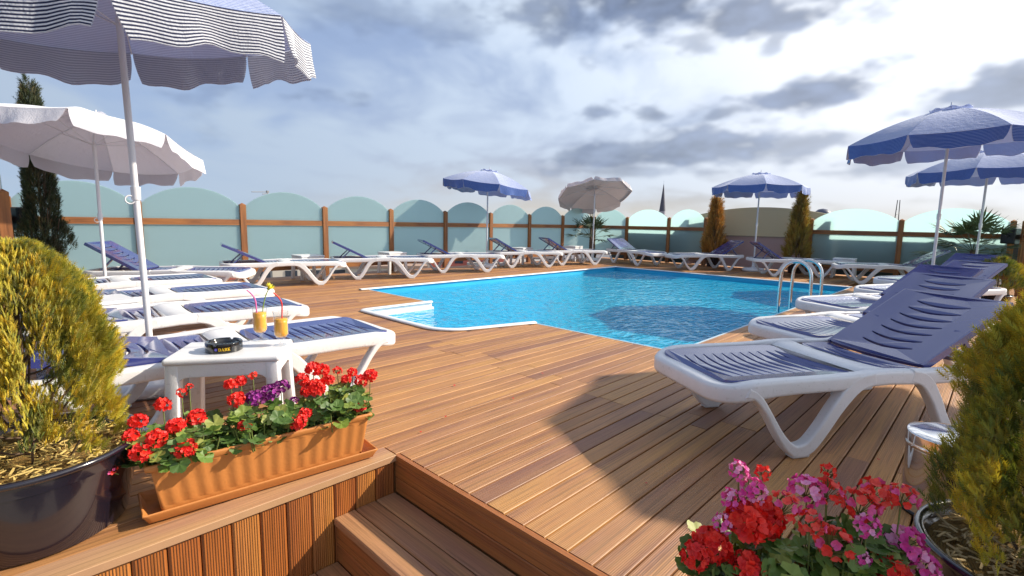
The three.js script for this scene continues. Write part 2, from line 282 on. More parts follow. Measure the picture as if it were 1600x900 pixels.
{ // ladder
  const t = thing('pool_ladder', 'polished steel pool ladder with two curved handrails', 'ladder', [6.86, 0, -1.78]);
  for (const dx of [0, .5]) {
    part('handrail', tube([[dx, -.9, -.16], [dx, -.3, -.16], [dx, .3, -.16], [dx, .47, -.145], [dx, .56, -.08], [dx, .59, .01], [dx, .56, .10], [dx, .47, .165], [dx, .3, .18], [dx, .01, .18]], .02, 60, 12), steel, t);
    part('flange', lathe([[0, .0], [.045, 0], [.045, .008], [.03, .016], [.02, .018]], 20), steel, t, [dx, .001, .18]);
  }
  for (const y of [-.32, -.58]) part('rung', rbox(.5, .025, .08, .01, .25, y, -.16), steel, t);
}

// ---------------------------------------------------------------- fences, walls, neighbours
const frost = mat(.70, .87, .87, .72, { transmission: .92, thickness: 0, ior: 1.45 });
frost.roughness = .9;
const RAIL_Y = .917, POST_H = 1.19, POST_W = .085;
const postGeo = merge([box(POST_W, POST_H, POST_W, 0, POST_H / 2, 0), new THREE.ConeGeometry(POST_W * .7, .03, 4).rotateY(Math.PI / 4).translate(0, POST_H + .015, 0)]);
{ const p = postGeo.attributes.position, uv = postGeo.attributes.uv; for (let i = 0; i < p.count; i++) uv.setXY(i, p.getY(i) / 1.6, (p.getX(i) + p.getZ(i)) * 4); }
function railGeo(len, h, d) { const g = box(len, h, d), p = g.attributes.position, uv = g.attributes.uv; for (let i = 0; i < p.count; i++) uv.setXY(i, p.getX(i) / 1.6, (p.getY(i) + p.getZ(i)) * 5); return g; }
function fence(label, posts, opt = {}) {
  const t = thing('glass_fence', label, 'fence');
  posts.forEach(([x, z], i) => {
    part('post', postGeo, postMat, t, [x, 0, z], [0, 0, 0]);
    if (!i) return;
    const [xa, za] = posts[i - 1], dx = x - xa, dz = z - za, L = Math.hypot(dx, dz), a = Math.atan2(-dz, dx), c = [(x + xa) / 2, 0, (z + za) / 2], w = L - POST_W, r = [0, a, 0];
    part('middle_rail', railGeo(w, .085, .055), postMat, t, [c[0], RAIL_Y, c[2]], r);
    part('bottom_rail', railGeo(w, .08, .055), postMat, t, [c[0], .17, c[2]], r);
    part('lower_glass', box(w - .004, RAIL_Y - .0425 - .21 - .004, .008, 0, (RAIL_Y - .0425 + .21) / 2, 0), frost, t, [c[0], 0, c[2]], r);
    const s = new THREE.Shape(), y0 = RAIL_Y + .045, y1 = POST_H - .02, W = w / 2 - .002, rise = opt.rise || .25;
    s.moveTo(-W, y0); s.lineTo(W, y0); s.lineTo(W, y1); for (let k = 1; k < 24; k++) { const q = 1 - k / 12; s.lineTo(W * q, y1 + rise * Math.pow(1 - q * q, .86)); } s.lineTo(-W, y1);
    part('arched_glass', new THREE.ExtrudeGeometry(s, { depth: .008, bevelEnabled: false }).translate(0, 0, -.004), frost, t, [c[0], 0, c[2]], r);
  });
  return t;
}
const F1Z = -8.6, F2X = 12.7;
const row1 = []; for (let i = -1; i < 9; i++) row1.push([1.455 + 1.34 * i + (i < 0 ? .06 : 0), F1Z]);
fence('long frosted glass fence with arched tops and brown wooden posts beside the row of loungers', row1);
fence('frosted glass fence of three narrow arched panels turning the corner behind the potted palm', [[12.19, F1Z + .09], [F2X, -7.72], [F2X, -6.44], [F2X, -5.44]]);
fence('sunlit frosted glass fence of two wide arched panels behind the pool ladder', [[F2X, -3.065], [F2X, -1.47], [F2X, .12]]);
fence('frosted glass fence seen edge on beside the navy loungers with raised backs', [[F2X - .02, .27], [11.2, .27], [9.7, .27]]);
fence('short frosted glass fence seen edge on beyond the tall dark cypress', [[.13, F1Z + .12], [.12, -6.75]]);
{
  const t = thing('curved_wall', 'beige and mauve wall with a curved top behind the blue parasol', 'wall'), X = 13.12, z0 = -5.9, z1 = -2.7;
  const arch = (a, b, y0) => { const s = new THREE.Shape(); s.moveTo(-b, y0); s.lineTo(-a, y0); for (let k = 0; k <= 12; k++) { const z = lerp(a, b, k / 12), q = (z + 4.3) / 1.6; s.lineTo(-z, 1.475 - .20 * q * q); } return new THREE.ExtrudeGeometry(s, { depth: .12, bevelEnabled: true, bevelSize: .004, bevelThickness: .004, bevelSegments: 1 }).rotateY(Math.PI / 2); };
  const beige = mat(.70, .60, .37, .75), mauve = mat(.56, .39, .36, .75), n = 4;
  for (let i = 0; i < n; i++) { const a = lerp(z0, z1, i / n) + .004, b = lerp(z0, z1, (i + 1) / n) - .004; part('upper_panel', arch(a, b, .78), beige, t, [X, 0, 0]); }
  part('lower_panel', box(.13, .76, z1 - z0, X + .062, .38, (z0 + z1) / 2), mauve, t);
  part('ledge', box(.05, .022, z1 - z0, X - .01, .768, (z0 + z1) / 2), mat(.36, .29, .22, .6), t);
  for (const z of [z0, z1]) part('side_wall', box(.5, 1.2, .1, X - .1, .6, z), mauve, t);
}
{
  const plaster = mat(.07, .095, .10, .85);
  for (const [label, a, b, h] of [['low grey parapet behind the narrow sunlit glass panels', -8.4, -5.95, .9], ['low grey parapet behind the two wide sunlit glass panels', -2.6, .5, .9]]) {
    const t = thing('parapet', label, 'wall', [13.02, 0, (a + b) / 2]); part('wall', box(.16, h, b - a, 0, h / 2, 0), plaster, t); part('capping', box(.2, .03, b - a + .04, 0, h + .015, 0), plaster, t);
  }
}
{ // the town beyond
  const rnd = mulberry(5), glassD = mat(.05, .06, .08, .2), walls = [mat(.72, .70, .66, .8), mat(.62, .55, .45, .8), mat(.75, .74, .74, .8), mat(.55, .16, .12, .8), mat(.66, .60, .52, .8)], roofs = [mat(.40, .27, .20, .8), mat(.4, .38, .36, .9)];
  const looks = ['white', 'sand coloured', 'pale', 'red', 'cream'];
  for (let i = 0; i < 12; i++) {
    const ang = lerp(-84, -36, i / 11) * D2R, dist = 62 + rnd() * 34, x = Math.cos(ang) * dist, z = Math.sin(ang) * dist, w = 8 + rnd() * 5, h = 8.6 + rnd() * 3, k = i === 3 || i === 8 ? 3 : [0, 1, 2, 4][Math.floor(rnd() * 4)];
    const t = thing('town_building', `distant ${looks[k]} flat roofed building glimpsed under the long glass fence`, 'building', [x, -14, z], -ang - Math.PI / 2, 'town buildings below the terrace');
    part('wall', box(w, h, 8, 0, h / 2, 0), walls[k], t); part('roof', box(w + .4, .3, 8.4, 0, h + .15, 0), roofs[i % 2], t);
    for (let f = 0; f < 3; f++) for (let c = 0; c < 4; c++) part('window', box(w / 9, 1.3, .1, (c - 1.5) * w / 4.4, h - 1.6 - f * 2.8, 4.01), glassD, t);
  }
  const m = thing('minaret', 'slender grey minaret with a pointed dark spire above the corner panels', 'tower', [88.6, -14, -46.5]);
  part('shaft', cyl(.62, .75, 17.6, 16), mat(.36, .35, .40, .8), m); part('balcony', cyl(.85, .64, .8, 16, 0, 16.0, 0), mat(.36, .35, .40, .8), m); part('spire', cyl(.04, .58, 5.0, 16, 0, 17.6, 0), mat(.08, .08, .11, .6), m); part('finial', cyl(.02, .05, .8, 6, 0, 22.5, 0), steel, m);
  const a = thing('roof_antenna', 'thin grey roof antenna boom sticking up behind the glass fence', 'antenna', [6.5, 0, -18.2], .6);
  part('boom', rod([-.42, 1.83, 0], [.42, 1.88, 0], .012), mat(.2, .2, .21, .5), a); part('mount', box(.10, .07, .05, .40, 1.885, 0), mat(.2, .2, .21, .5), a); part('reflector', rod([.12, 1.79, .0], [.42, 1.83, 0], .012), mat(.2, .2, .21, .5), a); part('mast', rod([.40, -3, 0], [.40, 1.88, 0], .012), mat(.3, .3, .31, .5), a);
  const p = thing('lattice_mast', 'distant steel lattice mast above the wide sunlit panel', 'mast', [49.6, -14, -6.1]);
  for (const [dx, dz] of [[-.25, -.25], [.25, -.25], [-.25, .25], [.25, .25]]) part('leg', rod([dx * 2.2, 0, dz * 2.2], [dx * .3, 17.3, dz * .3], .018, 5), black, p);
  for (let i = 0; i < 9; i++) part('brace', rod([-.42, 13.2 + i * .42, 0], [.42, 13.4 + i * .42, (i % 2 - .5) * .3], .014, 5), black, p);
  const d = thing('water_tank', 'small dark domed roof tank beyond the right hand thuja', 'tank', [29.2, -6, -6.6]);
  part('tank', lathe([[0, 7.98], [.2, 7.94], [.36, 7.8], [.42, 7.55], [.42, 7.1], [0, 7.1]], 18), mat(.10, .11, .16, .5), d); part('stand', cyl(.12, .2, 7.1, 8), mat(.3, .3, .3, .8), d);
}

// ---------------------------------------------------------------- sun loungers
const LH = .36, LHALF = .86, LW = .31;                 // beam top, half length, beam centre line
function slotted(x0, x1, halfW, slots, r, dish, thick) {   // a panel with curved slots right through it
  const s = new THREE.Shape(), q = (cx, cz, a0) => { for (let k = 0; k <= 5; k++) { const a = a0 + k / 5 * Math.PI / 2; s.lineTo(cx + r * Math.cos(a), cz + r * Math.sin(a)); } };
  s.moveTo(x1, -halfW + r);
  for (let k = 1; k < 8; k++) s.lineTo(x1, lerp(-halfW + r, halfW - r, k / 8));
  q(x1 - r, halfW - r, 0); for (let k = 1; k < 10; k++) s.lineTo(lerp(x1 - r, x0 + r, k / 10), halfW); q(x0 + r, halfW - r, Math.PI / 2);
  for (let k = 1; k < 8; k++) s.lineTo(x0, lerp(halfW - r, -halfW + r, k / 8)); q(x0 + r, -halfW + r, Math.PI); for (let k = 1; k < 10; k++) s.lineTo(lerp(x0 + r, x1 - r, k / 10), -halfW); q(x1 - r, -halfW + r, -Math.PI / 2);
  for (const [xc, len, bow, w] of slots) { const h = new THREE.Path(), n = 8; for (let k = 0; k <= n; k++) { const t = k / n * 2 - 1, X = xc + bow * (1 - t * t) - w / 2 * Math.sqrt(1 - .85 * t * t), Z = t * len; k ? h.lineTo(X, Z) : h.moveTo(X, Z); } for (let k = n; k >= 0; k--) { const t = k / n * 2 - 1; h.lineTo(xc + bow * (1 - t * t) + w / 2 * Math.sqrt(1 - .85 * t * t), t * len); } s.holes.push(h); }
  const g = new THREE.ExtrudeGeometry(s, { depth: thick, bevelEnabled: true, bevelSize: .002, bevelThickness: .002, bevelOffset: -.002, bevelSegments: 1 }).rotateX(-Math.PI / 2), p = g.attributes.position;
  for (let i = 0; i < p.count; i++) { const z = p.getZ(i) / halfW; p.setY(i, p.getY(i) - thick - dish * (1 - z * z)); }
  g.computeVertexNormals(); return g;
}
function frameGeo() {                                  // the moulded rim: one closed sweep round the lounger
  const P = [], r = .13, add = (cx, cz, a0) => { for (let k = 0; k <= 8; k++) { const a = a0 + k / 8 * Math.PI / 2; P.push([cx + r * Math.cos(a), cz + r * Math.sin(a), Math.cos(a), Math.sin(a)]); } };
  const X = LHALF - .035, Z = LW, ln = 14;
  const seg = (xa, za, xb, zb, nx, nz) => { for (let k = 1; k < ln; k++) P.push([lerp(xa, xb, k / ln), lerp(za, zb, k / ln), nx, nz]); };
  add(X - r, Z - r, 0); seg(X - r, Z, -X + r, Z, 0, 1); add(-X + r, Z - r, Math.PI / 2); seg(-X, Z - r, -X, -Z + r, -1, 0); add(-X + r, -Z + r, Math.PI); seg(-X + r, -Z, X - r, -Z, 0, -1); add(X - r, -Z + r, -Math.PI / 2); seg(X, -Z + r, X, Z - r, 1, 0);
  const rows = P.map(([x, z, nx, nz]) => {
    const foot = smooth(.45, .8, x), y = LH - .03 * foot * smooth(.66, .86, x) + .012 * Math.exp(-Math.pow((x - .02) / .16, 2)), w = .05 + .03 * foot * Math.abs(nx), h = .068 + .012 * foot, m = [];
    for (const [a, b] of [[-.5, -.25], [-.5, -.06], [-.36, 0], [.18, 0], [.38, -.06], [.5, -.24], [.5, -.8], [.42, -.97], [.22, -1], [.14, -.9], [.14, -.35], [-.38, -.35]]) m.push(V(x + nx * a * w, y + b * h, z + nz * a * w));
    return m;
  });
  return skin(rows, true, true);
}
const frameG = frameGeo();
const waistG = (() => { const rows = []; for (let i = 0; i <= 12; i++) { const x = lerp(-.065, .105, i / 12), row = []; for (let j = 0; j <= 10; j++) { const z = lerp(-.3, .3, j / 10), y = LH + .010 - .012 * (1 - Math.pow(z / .3, 2)) - .022 * Math.pow(Math.abs((x - .02) / .085), 3); row.push(V(x, y, z)); } for (let j = 10; j >= 0; j--) { const z = lerp(-.3, .3, j / 10); row.push(V(x, LH - .034, z)); } rows.push(row); } return skin(rows, true, false, true); })();
const legFoot = band([[.08, .34, .06], [.18, .312, .072], [.265, .225, .066], [.345, .115, .062], [.405, .048, .064], [.46, .032, .058], [.51, .052, .046], [.57, .12, .036], [.64, .225, .032], [.70, .295, .04], [.75, .315, .05]], .052, .012);
const legHead = band([[-.12, .34, .06], [-.21, .312, .068], [-.285, .225, .06], [-.35, .115, .056], [-.40, .05, .058], [-.45, .034, .054], [-.50, .055, .042], [-.56, .13, .034], [-.62, .225, .034], [-.68, .295, .04], [-.74, .315, .05]], .052, .012);
const padG = merge([rbox(.09, .02, .05, .008, 0, .011, 0), rbox(.03, .03, .02, .006, -.05, .03, 0)]);
const footPanelG = slotted(.115, .80, .272, Array.from({ length: 11 }, (_, i) => [.165 + i * .055, .185, .018, .0125]), .05, .022, .014);
const midPanelG = slotted(-.265, -.075, .272, [[-.215, .19, .015, .0125], [-.165, .19, .015, .0125], [-.118, .19, .012, .0125]], .03, .018, .014);
const backG = (() => { const slots = Array.from({ length: 7 }, (_, i) => [-.105 - i * .068, .135, .022, .016]); const g = slotted(-.60, 0, .262, slots, .022, .016, .018); return merge([g, box(.6, .034, .014, -.3, -.016, .262), box(.6, .034, .014, -.3, -.016, -.262), box(.014, .03, .52, -.598, -.018, 0)]); })();
const padMat = mat(.62, .62, .62, .6);
function makeLounger(recline) {
  const t = new THREE.Group(); t.name = 'sun_lounger'; t.userData = { category: 'sun lounger' };
  part('frame', frameG, white, t); part('waist', waistG, white, t);
  for (const s of [-1, 1]) for (const [g, x] of [[legFoot, .45], [legHead, -.44]]) { const l = part('leg', g, white, t, [0, 0, s * LW]); part('foot_pad', padG, padMat, l, [x, 0, 0]); }
  part('foot_panel', footPanelG, navy, t, [0, LH - .010, 0]); part('seat_panel', midPanelG, navy, t, [0, LH - .010, 0]);
  const b = part('backrest', backG, navy, t, [-.268, LH + .004, 0], [0, 0, -recline]);
  for (const s of [-1, 1]) {
    part('rack', box(.54, .022, .024, -.555, LH - .03, s * .25), navyDark, t);
    if (recline > .15) { const ax = -.268 - .30 * Math.cos(recline), ay = LH + .30 * Math.sin(recline), fx = -.268 - .30 * Math.cos(recline) - .16, c = [(ax + fx) / 2, (ay + LH - .02) / 2, s * .215], dx = fx - ax, dy = LH - .02 - ay; part('support', box(Math.hypot(dx, dy), .018, .028), navyDark, t, c, [0, 0, Math.atan2(dy, dx)]); }
  }
  part('support_bar', box(.03, .02, .5, -.72, LH - .034, 0), navyDark, t);
  return t;
}
const RECLINE = { flat: .05, low: .16, mid: .47, high: .56, right: .52 }, lrnd = mulberry(21);
const dirTurn = (dx, dz) => Math.atan2(-dz, dx);
const ORD = ['first', 'second', 'third', 'fourth', 'fifth'], count = {};
const ROWS = { back: [k => `white sun lounger with raised navy back, ${ORD[k]} along the frosted fence from the cypress`, 'loungers along the frosted fence'], right: [k => `white sun lounger with raised navy slotted back, ${ORD[k + 1]} in its row from the steel bin`, 'loungers beside the pool ladder'], flat: [k => `flat white sun lounger with navy panels, ${ORD[k + 1]} in its row from the drinks table`, 'flat loungers behind the table'] };
const BACKROW = 'back', RIGHTROW = 'right', FLATROW = 'flat';
[
  ['low', .83, -2.87, [1, .05], 'white sun lounger with slightly raised navy back right behind the table with drinks'],
  ['flat', .83, -4.05, [1, .04], FLATROW], ['flat', .99, -5.14, [1, 0], FLATROW], ['flat', .87, -6.27, [1, .02], FLATROW],
  ['high', 1.55, -7.25, [.84, .545], 'white sun lounger with steep navy back between the white parasol poles'],
  ['mid', 3.07, -7.74, [.97, .242], BACKROW], ['mid', 4.75, -7.74, [.914, .407], BACKROW], ['mid', 6.55, -7.76, [.914, .407], BACKROW], ['mid', 8.45, -7.76, [.914, .407], BACKROW], ['mid', 9.95, -7.55, [.914, .407], BACKROW],
  ['mid', 11.42, -6.68, [-.31, .95], 'white sun lounger with raised back before the narrow sunlit glass panels'],
  ['high', 11.5, -4.92, [-.78, -.63], 'white sun lounger with raised navy back beside the rust brown thuja'],
  ['high', 11.6, -3.1, [.6, .8], 'white sun lounger seen from its head end between parasol base and pool ladder'],
  ['high', 11.44, -1.45, [-.35, -.94], 'white sun lounger beside the small side table under the wide sunlit glass panels'],
  ['right', 2.95, -.576, [-.85, -.53], 'large white sun lounger with navy slotted back beside the steel bin'],
  ['right', 4.3, -.6, [-.89, -.454], RIGHTROW], ['right', 5.81, -.70, [-.89, -.454], RIGHTROW], ['right', 7.45, -.53, [-.89, -.454], RIGHTROW], ['right', 8.99, -.58, [-.89, -.454], RIGHTROW],
].forEach(([k, x, z, d, key]) => {
  const row = ROWS[key], n = count[key] = (count[key] ?? -1) + 1;
  copy(makeLounger(RECLINE[k] + (k === 'flat' ? 0 : (lrnd() - .5) * .09)), [x, 0, z], dirTurn(...d), row ? row[0](n) : key, row ? row[1] : 'sun loungers round the pool');
});

// ---------------------------------------------------------------- side tables
function makeTable(w, d, h) {
  const t = new THREE.Group(); t.name = 'side_table'; t.userData = { category: 'side table' };
  part('table_top', [rbox(w, .028, d, .013, 0, h - .014, 0, 3)], white, t);
  const apr = (len) => { const s = new THREE.Shape(), L = len / 2 - .02, r = .045; s.moveTo(-L, 0); s.lineTo(L, 0); s.lineTo(L, -.12); s.lineTo(L - .02, -.12); s.quadraticCurveTo(L - .024, -.055, L - .024 - r, -.052); s.lineTo(-L + .024 + r, -.052); s.quadraticCurveTo(-L + .024, -.055, -L + .02, -.12); s.lineTo(-L, -.12); return new THREE.ExtrudeGeometry(s, { depth: .012, bevelEnabled: true, bevelSize: .003, bevelThickness: .003, bevelSegments: 2, curveSegments: 8 }); };
  for (const s of [-1, 1]) { part('apron', apr(w), white, t, [0, h - .024, s * (d / 2 - .018) - .006]); part('apron', apr(d).rotateY(Math.PI / 2), white, t, [s * (w / 2 - .018) - .006, h - .024, 0]); }
  for (const sx of [-1, 1]) for (const sz of [-1, 1]) {
    const rows = [[h - .03, .0], [h * .5, .008], [0.001, .02]].map(([y, o]) => { const cx = sx * (w / 2 - .034 + o), cz = sz * (d / 2 - .034 + o), a = .027 - (h - y) * .006; return [[-1, -.7], [-.7, -1], [.7, -1], [1, -.7], [1, .7], [.7, 1], [-.7, 1], [-1, .7]].map(([p, q]) => V(cx + p * a, y, cz + q * a)); });
    part('leg', skin(rows, true, false, true), white, t);
  }
  return t;
}
const tableG = makeTable(.40, .40, .40), tableMain = makeTable(.43, .31, .44);
copy(tableMain, [.69, 0, -2.325], dirTurn(.845, .53), 'white plastic side table carrying the orange drinks and the ashtray');
copy(tableG, [.50, 0, -4.60], .1, 'white side table between flat loungers beside the golden conifer');
for (const [x, z, a, k] of [[3.66, -8.25, 0], [5.3, -8.28, 0], [8.95, -8.33, .1], [10.95, -8.3, .1]].map((v, k) => [...v, k])) copy(tableG, [x, 0, z], a, `small white side table, ${ORD[k]} along the frosted fence from the cypress`, 'side tables along the frosted fence');
copy(tableG, [12.22, 0, -2.28], .1, 'white side table in front of the wide sunlit glass panel');

// ---------------------------------------------------------------- on the table
{
  const H = .441, t = thing('ashtray', 'black round ashtray with gold lettering on the white table', 'ashtray', [.655, H, -2.315], 0);
  const notch = (a) => { const q = ((a / (Math.PI / 2)) % 1 + 1) % 1 - .5; return Math.abs(q) < .07 ? 1 : 0; };
  const rows = []; for (let i = 0; i < 96; i++) { const a = i / 96 * Math.PI * 2, k = notch(a) * .008; rows.push([[.0005, .001], [.066, 0], [.071, .003], [.0705, .036 - k], [.067, .040 - k], [.060, .040 - k], [.056, .034 - k], [.054, .010], [.0005, .008]].map(([r, y]) => V(r * Math.cos(a), y, r * Math.sin(a)))); }
  part('bowl', skin(rows, false, true), mat(.006, .006, .007, .12, { clearcoat: 1, clearcoatRoughness: .05 }), t);
  const cv = document.createElement('canvas'); cv.width = 512; cv.height = 160; const c = cv.getContext('2d');
  c.fillStyle = '#050506'; c.fillRect(0, 0, 512, 160); c.fillStyle = '#5a50b4'; c.beginPath(); c.ellipse(75, 80, 46, 42, 0, 0, 7); c.fill(); c.fillStyle = '#8f8be0'; c.beginPath(); c.ellipse(75, 80, 24, 14, 0, 0, 7); c.fill(); c.fillStyle = '#e8bd2c'; c.font = 'bold 112px serif'; c.textBaseline = 'middle'; c.fillText('DARK', 140, 84);
  const tx = new THREE.CanvasTexture(cv); tx.colorSpace = THREE.SRGBColorSpace;
  const a0 = Math.atan2(2.315, -.655), span = .95, g = new THREE.BufferGeometry(), pos = [], uv = [], idx = [];
  for (let i = 0; i <= 16; i++) { const u = i / 16, a = a0 + .1 + span / 2 - u * span; for (const v of [0, 1]) { pos.push(.0722 * Math.cos(a), .006 + v * .024, .0722 * Math.sin(a)); uv.push(u, v); } if (i) { const b = i * 2; idx.push(b - 2, b, b - 1, b - 1, b, b + 1); } }
  g.setAttribute('position', new THREE.Float32BufferAttribute(pos, 3)); g.setAttribute('uv', new THREE.Float32BufferAttribute(uv, 2)); g.setIndex(idx); g.computeVertexNormals();
  part('lettering', g, mat(1, 1, 1, .25, { map: tx }), t);
  const glassM = mat(.97, .98, .98, .02, { transmission: .97, thickness: 0, ior: 1.5 }), juice = mat(1, .46, .008, .35);
  const out = [[.0005, 0], [.032, 0], [.033, .002], [.012, .006], [.006, .012], [.0055, .022], [.009, .028], [.021, .036], [.029, .050], [.0295, .075], [.028, .10], [.030, .13], [.033, .152]];
  const inn = [[.0318, .152], [.0288, .13], [.0268, .10], [.0283, .075], [.0278, .051], [.020, .039], [.0005, .033]];
  for (const [x, z, lvl, stc, label, nm] of [[.832, -2.40, .128, [.80, .16, .42], 'stemmed glass of orange juice with pink straw and yellow flower', 1], [.865, -2.245, .118, [.80, .03, .02], 'stemmed glass of orange juice with a red straw', 0]]) {
    const q = thing('juice_glass', label, 'glass', [x, H, z], 0);
    part('glass', lathe([...out, ...inn], 40), glassM, q);
    part('juice', lathe([[.0005, .0335], [.0198, .0395], [.0275, .0513], [.028, .075], [.0266, .10], [.0266 + (lvl - .1) * .06, lvl], [.0005, lvl + .001]], 40), juice, q);
    const sx = nm ? -.012 : .006;
    part('straw', tube([[sx * .4, .045, .004], [sx, .13, .0], [sx * 1.3, .19, -.004], [sx * 1.3 - .012, .215, -.008], [sx * 1.3 - .03, .235, -.012]], .0032, 24, 8), mat(...stc, .4), q);
    if (nm) {
      const green = mat(.22, .36, .03, .6), yel = mat(.72, .62, .02, .55);
      const fl = part('flower', (() => { const l = []; const rnd = mulberry(3); for (let i = 0; i < 13; i++) { const a = i / 13 * 6.28, s = new THREE.Shape(); s.moveTo(0, 0); s.quadraticCurveTo(.009, .014, 0, .032); s.quadraticCurveTo(-.009, .014, 0, 0); l.push(new THREE.ShapeGeometry(s, 4).rotateX(.5 + rnd() * .7).rotateY(a)); } return l; })(), yel, q, [.040, .235, .01], [.5, 0, -.4]);
      part('flower_centre', new THREE.IcosahedronGeometry(.007, 1), green, fl);
      part('flower_stem', tube([[.008, .05, -.006], [.014, .13, -.002], [.024, .19, .004], [.040, .235, .01]], .0022, 16, 6), green, q);
    }
  }
}

// ---------------------------------------------------------------- parasols
const stripes = (dark, light, share, rep) => tex(8, 64, (u, v, c) => { const k = smooth(share - .06, share, v) * (1 - smooth(.94, 1, v)); for (let q = 0; q < 3; q++) c[q] = lerp(dark[q], light[q], k); }, true, [1, rep]);
const weave = tex(128, 128, (u, v, c) => { c[0] = c[1] = c[2] = tnoise(u, v, 9, 9, 5) * .6 + tnoise(u, v, 50, 50, 9) * .4; }, false, [3, 3]);
const cloth = (r, g, b, more = {}) => mat(r, g, b, .95, { transmission: .46, thickness: 0, bumpMap: weave, bumpScale: .004, ...more });
const SILVER = cloth(1, 1, 1, { map: stripes([.52, .60, .82], [.82, .86, .95], .6, 72) }), DENSE = cloth(.42, .47, .68, { transmission: .12 }), BLUE = cloth(1, 1, 1, { map: stripes([.20, .36, .70], [.58, .68, .88], .66, 72) }), NAVYW = cloth(1, 1, 1, { map: stripes([.09, .13, .30], [.92, .93, .96], .5, 72) }), LINING = cloth(.74, .77, .86, { map: stripes([.80, .80, .84], [.98, .98, .98], .5, 72) }), PLAIN = cloth(.80, .80, .86);
function parasol(o) {
  const t = thing('parasol', o.label, 'parasol', [o.x, 0, o.z], 0), rnd = mulberry(o.seed), R = o.R || 1.02, N = 8, top = o.top, drop = o.drop || .36, val = o.val || .15, spin = o.spin || 0;
  const hub = V(0, top - drop, 0), q = new THREE.Quaternion().setFromAxisAngle(V(o.tilt[0], 0, o.tilt[1]).normalize(), o.tilt[2] * D2R), lean = o.lean || [0, 0];
  const put = p => p.clone().sub(hub).applyQuaternion(q).add(hub).add(V(lean[0] * top, 0, lean[1] * top));
  const rib = (k, s) => { const a = spin + k / N * Math.PI * 2; return V(Math.cos(a) * R * s, top - drop * (.30 * s + .70 * Math.pow(s, 1.9)), Math.sin(a) * R * s); };
  const nr = 14, nc = 10, ph = rnd() * 9;
  const gore = (k, off) => { const rows = []; for (let i = 0; i <= nr; i++) { const s = lerp(.02, 1, i / nr), row = []; for (let j = 0; j <= nc; j++) { const c = j / nc, p = rib(k, s).lerp(rib(k + 1, s), c), sag = 4 * c * (1 - c); p.y -= sag * s * (.022 + .006 * Math.sin(k * 2.7 + s * 5 + ph)) + off; row.push(put(p)); } rows.push(row); } const g = skin(rows, false); return uvRows(g, nr, nc, R / nr); };
  function uvRows(g, n, m, step) { const uv = g.attributes.uv; for (let i = 0; i <= n; i++) for (let j = 0; j <= m; j++) uv.setXY(i * (m + 1) + j, j / m * .8, i * step); return g; }
  const flap = (k, off) => { const rows = [], n = 7, out = Math.cos(0); for (let i = 0; i <= n; i++) { const h = i / n, row = []; for (let j = 0; j <= 16; j++) { let c = j / 16; const cut = .012 + .05 * h * h; c = lerp(cut, 1 - cut, c);
      const p = rib(k, 1).lerp(rib(k + 1, 1), c), mid = spin + (k + .5) / N * Math.PI * 2; p.y -= 4 * c * (1 - c) * .022 + off * .4;
      const wv = Math.sin(c * 9 + k * 1.9 + ph) * .016 + Math.sin(c * 17 + k * 3.3) * .009 + (o.wind || 0) * Math.cos(mid - (o.windTo || 0)) * .07, dn = o.flip ? (Math.cos(mid - o.flip) > -.2 ? -.55 : .9) : 1;
      p.add(V(Math.cos(mid), 0, Math.sin(mid)).multiplyScalar(h * (wv + .012) - off)); p.y -= h * val * dn * (1 + .10 * Math.sin(c * 7 + k * 2.1 + ph) + .05 * Math.sin(c * 19 + k)); row.push(put(p)); } rows.push(row); } return uvRows(skin(rows, false), n, 16, val / n); };
  for (let k = 0; k < N; k++) {
    const g = part('canopy_panel', gore(k, 0), o.topMat || SILVER, t); part('lining', gore(k, .006), o.lining || LINING, g);
    const f = part('valance_flap', flap(k, 0), o.valMat || BLUE, t); part('lining', flap(k, .005), o.lining || LINING, f);
    const pts = []; for (let i = 0; i <= 8; i++) { const p = rib(k, lerp(.03, .99, i / 8)); p.y -= .016; pts.push(put(p).toArray()); } part('rib', tube(pts, .0042, 10, 5), poleMat, t);
    const sa = rib(k, .5); sa.y -= .02; part('strut', rod(put(sa).toArray(), put(V(0, top - drop * 1.02, 0)).toArray(), .0035, 5), poleMat, t);
  }
  // a raised vent cap with a scalloped hem
  const cap = []; for (let i = 0; i <= 5; i++) { const row = []; for (let j = 0; j < 48; j++) { const a = j / 48 * Math.PI * 2, s = i / 5 * .19; row.push(put(V(Math.cos(a) * R * s, top + .026 - .16 * s + (i === 5 ? .014 * Math.cos(a * 8 + 1) : 0), Math.sin(a) * R * s))); } cap.push(row); }
  part('vent_cap', skin(cap, true), o.topMat || SILVER, t); part('finial', cyl(.006, .012, .06, 8), poleMat, t, put(V(0, top + .015, 0)).toArray());
  const hubP = put(V(0, top - drop * .9, 0)), apex = put(V(0, top, 0)), foot = [0, .06, 0];
  part('pole', [rod(foot, hubP.toArray(), .0165, 12), rod(hubP.toArray(), apex.toArray(), .012, 8)], poleMat, t);
  const at = .52, jp = V(...foot).lerp(hubP, at), c = part('clamp', cyl(.024, .022, .07, 12), poleMat, t, jp.toArray()); part('hook', new THREE.TorusGeometry(.022, .004, 6, 14), poleMat, c, [-.03, .0, .01]);
  const b = part('base', lathe([[.0005, 0], [.22, 0], [.235, .02], [.23, .055], [.20, .075], [.06, .085], [.05, .10], [.036, .105], [.034, .22], [.02, .225]], 40), white, t); part('screw', rod([.03, .17, 0], [.075, .17, 0], .008, 8), white, b);
  return t;
}
parasol({ label: 'large navy and white striped parasol on a white pole, valance fluttering', x: .60, z: -3.46, seed: 1, top: 2.36, R: .96, drop: .37, spin: .22, tilt: [.57, .82, 8.5], lean: [-.012, .0], val: .19, valMat: NAVYW, wind: .5, windTo: 2.2 });
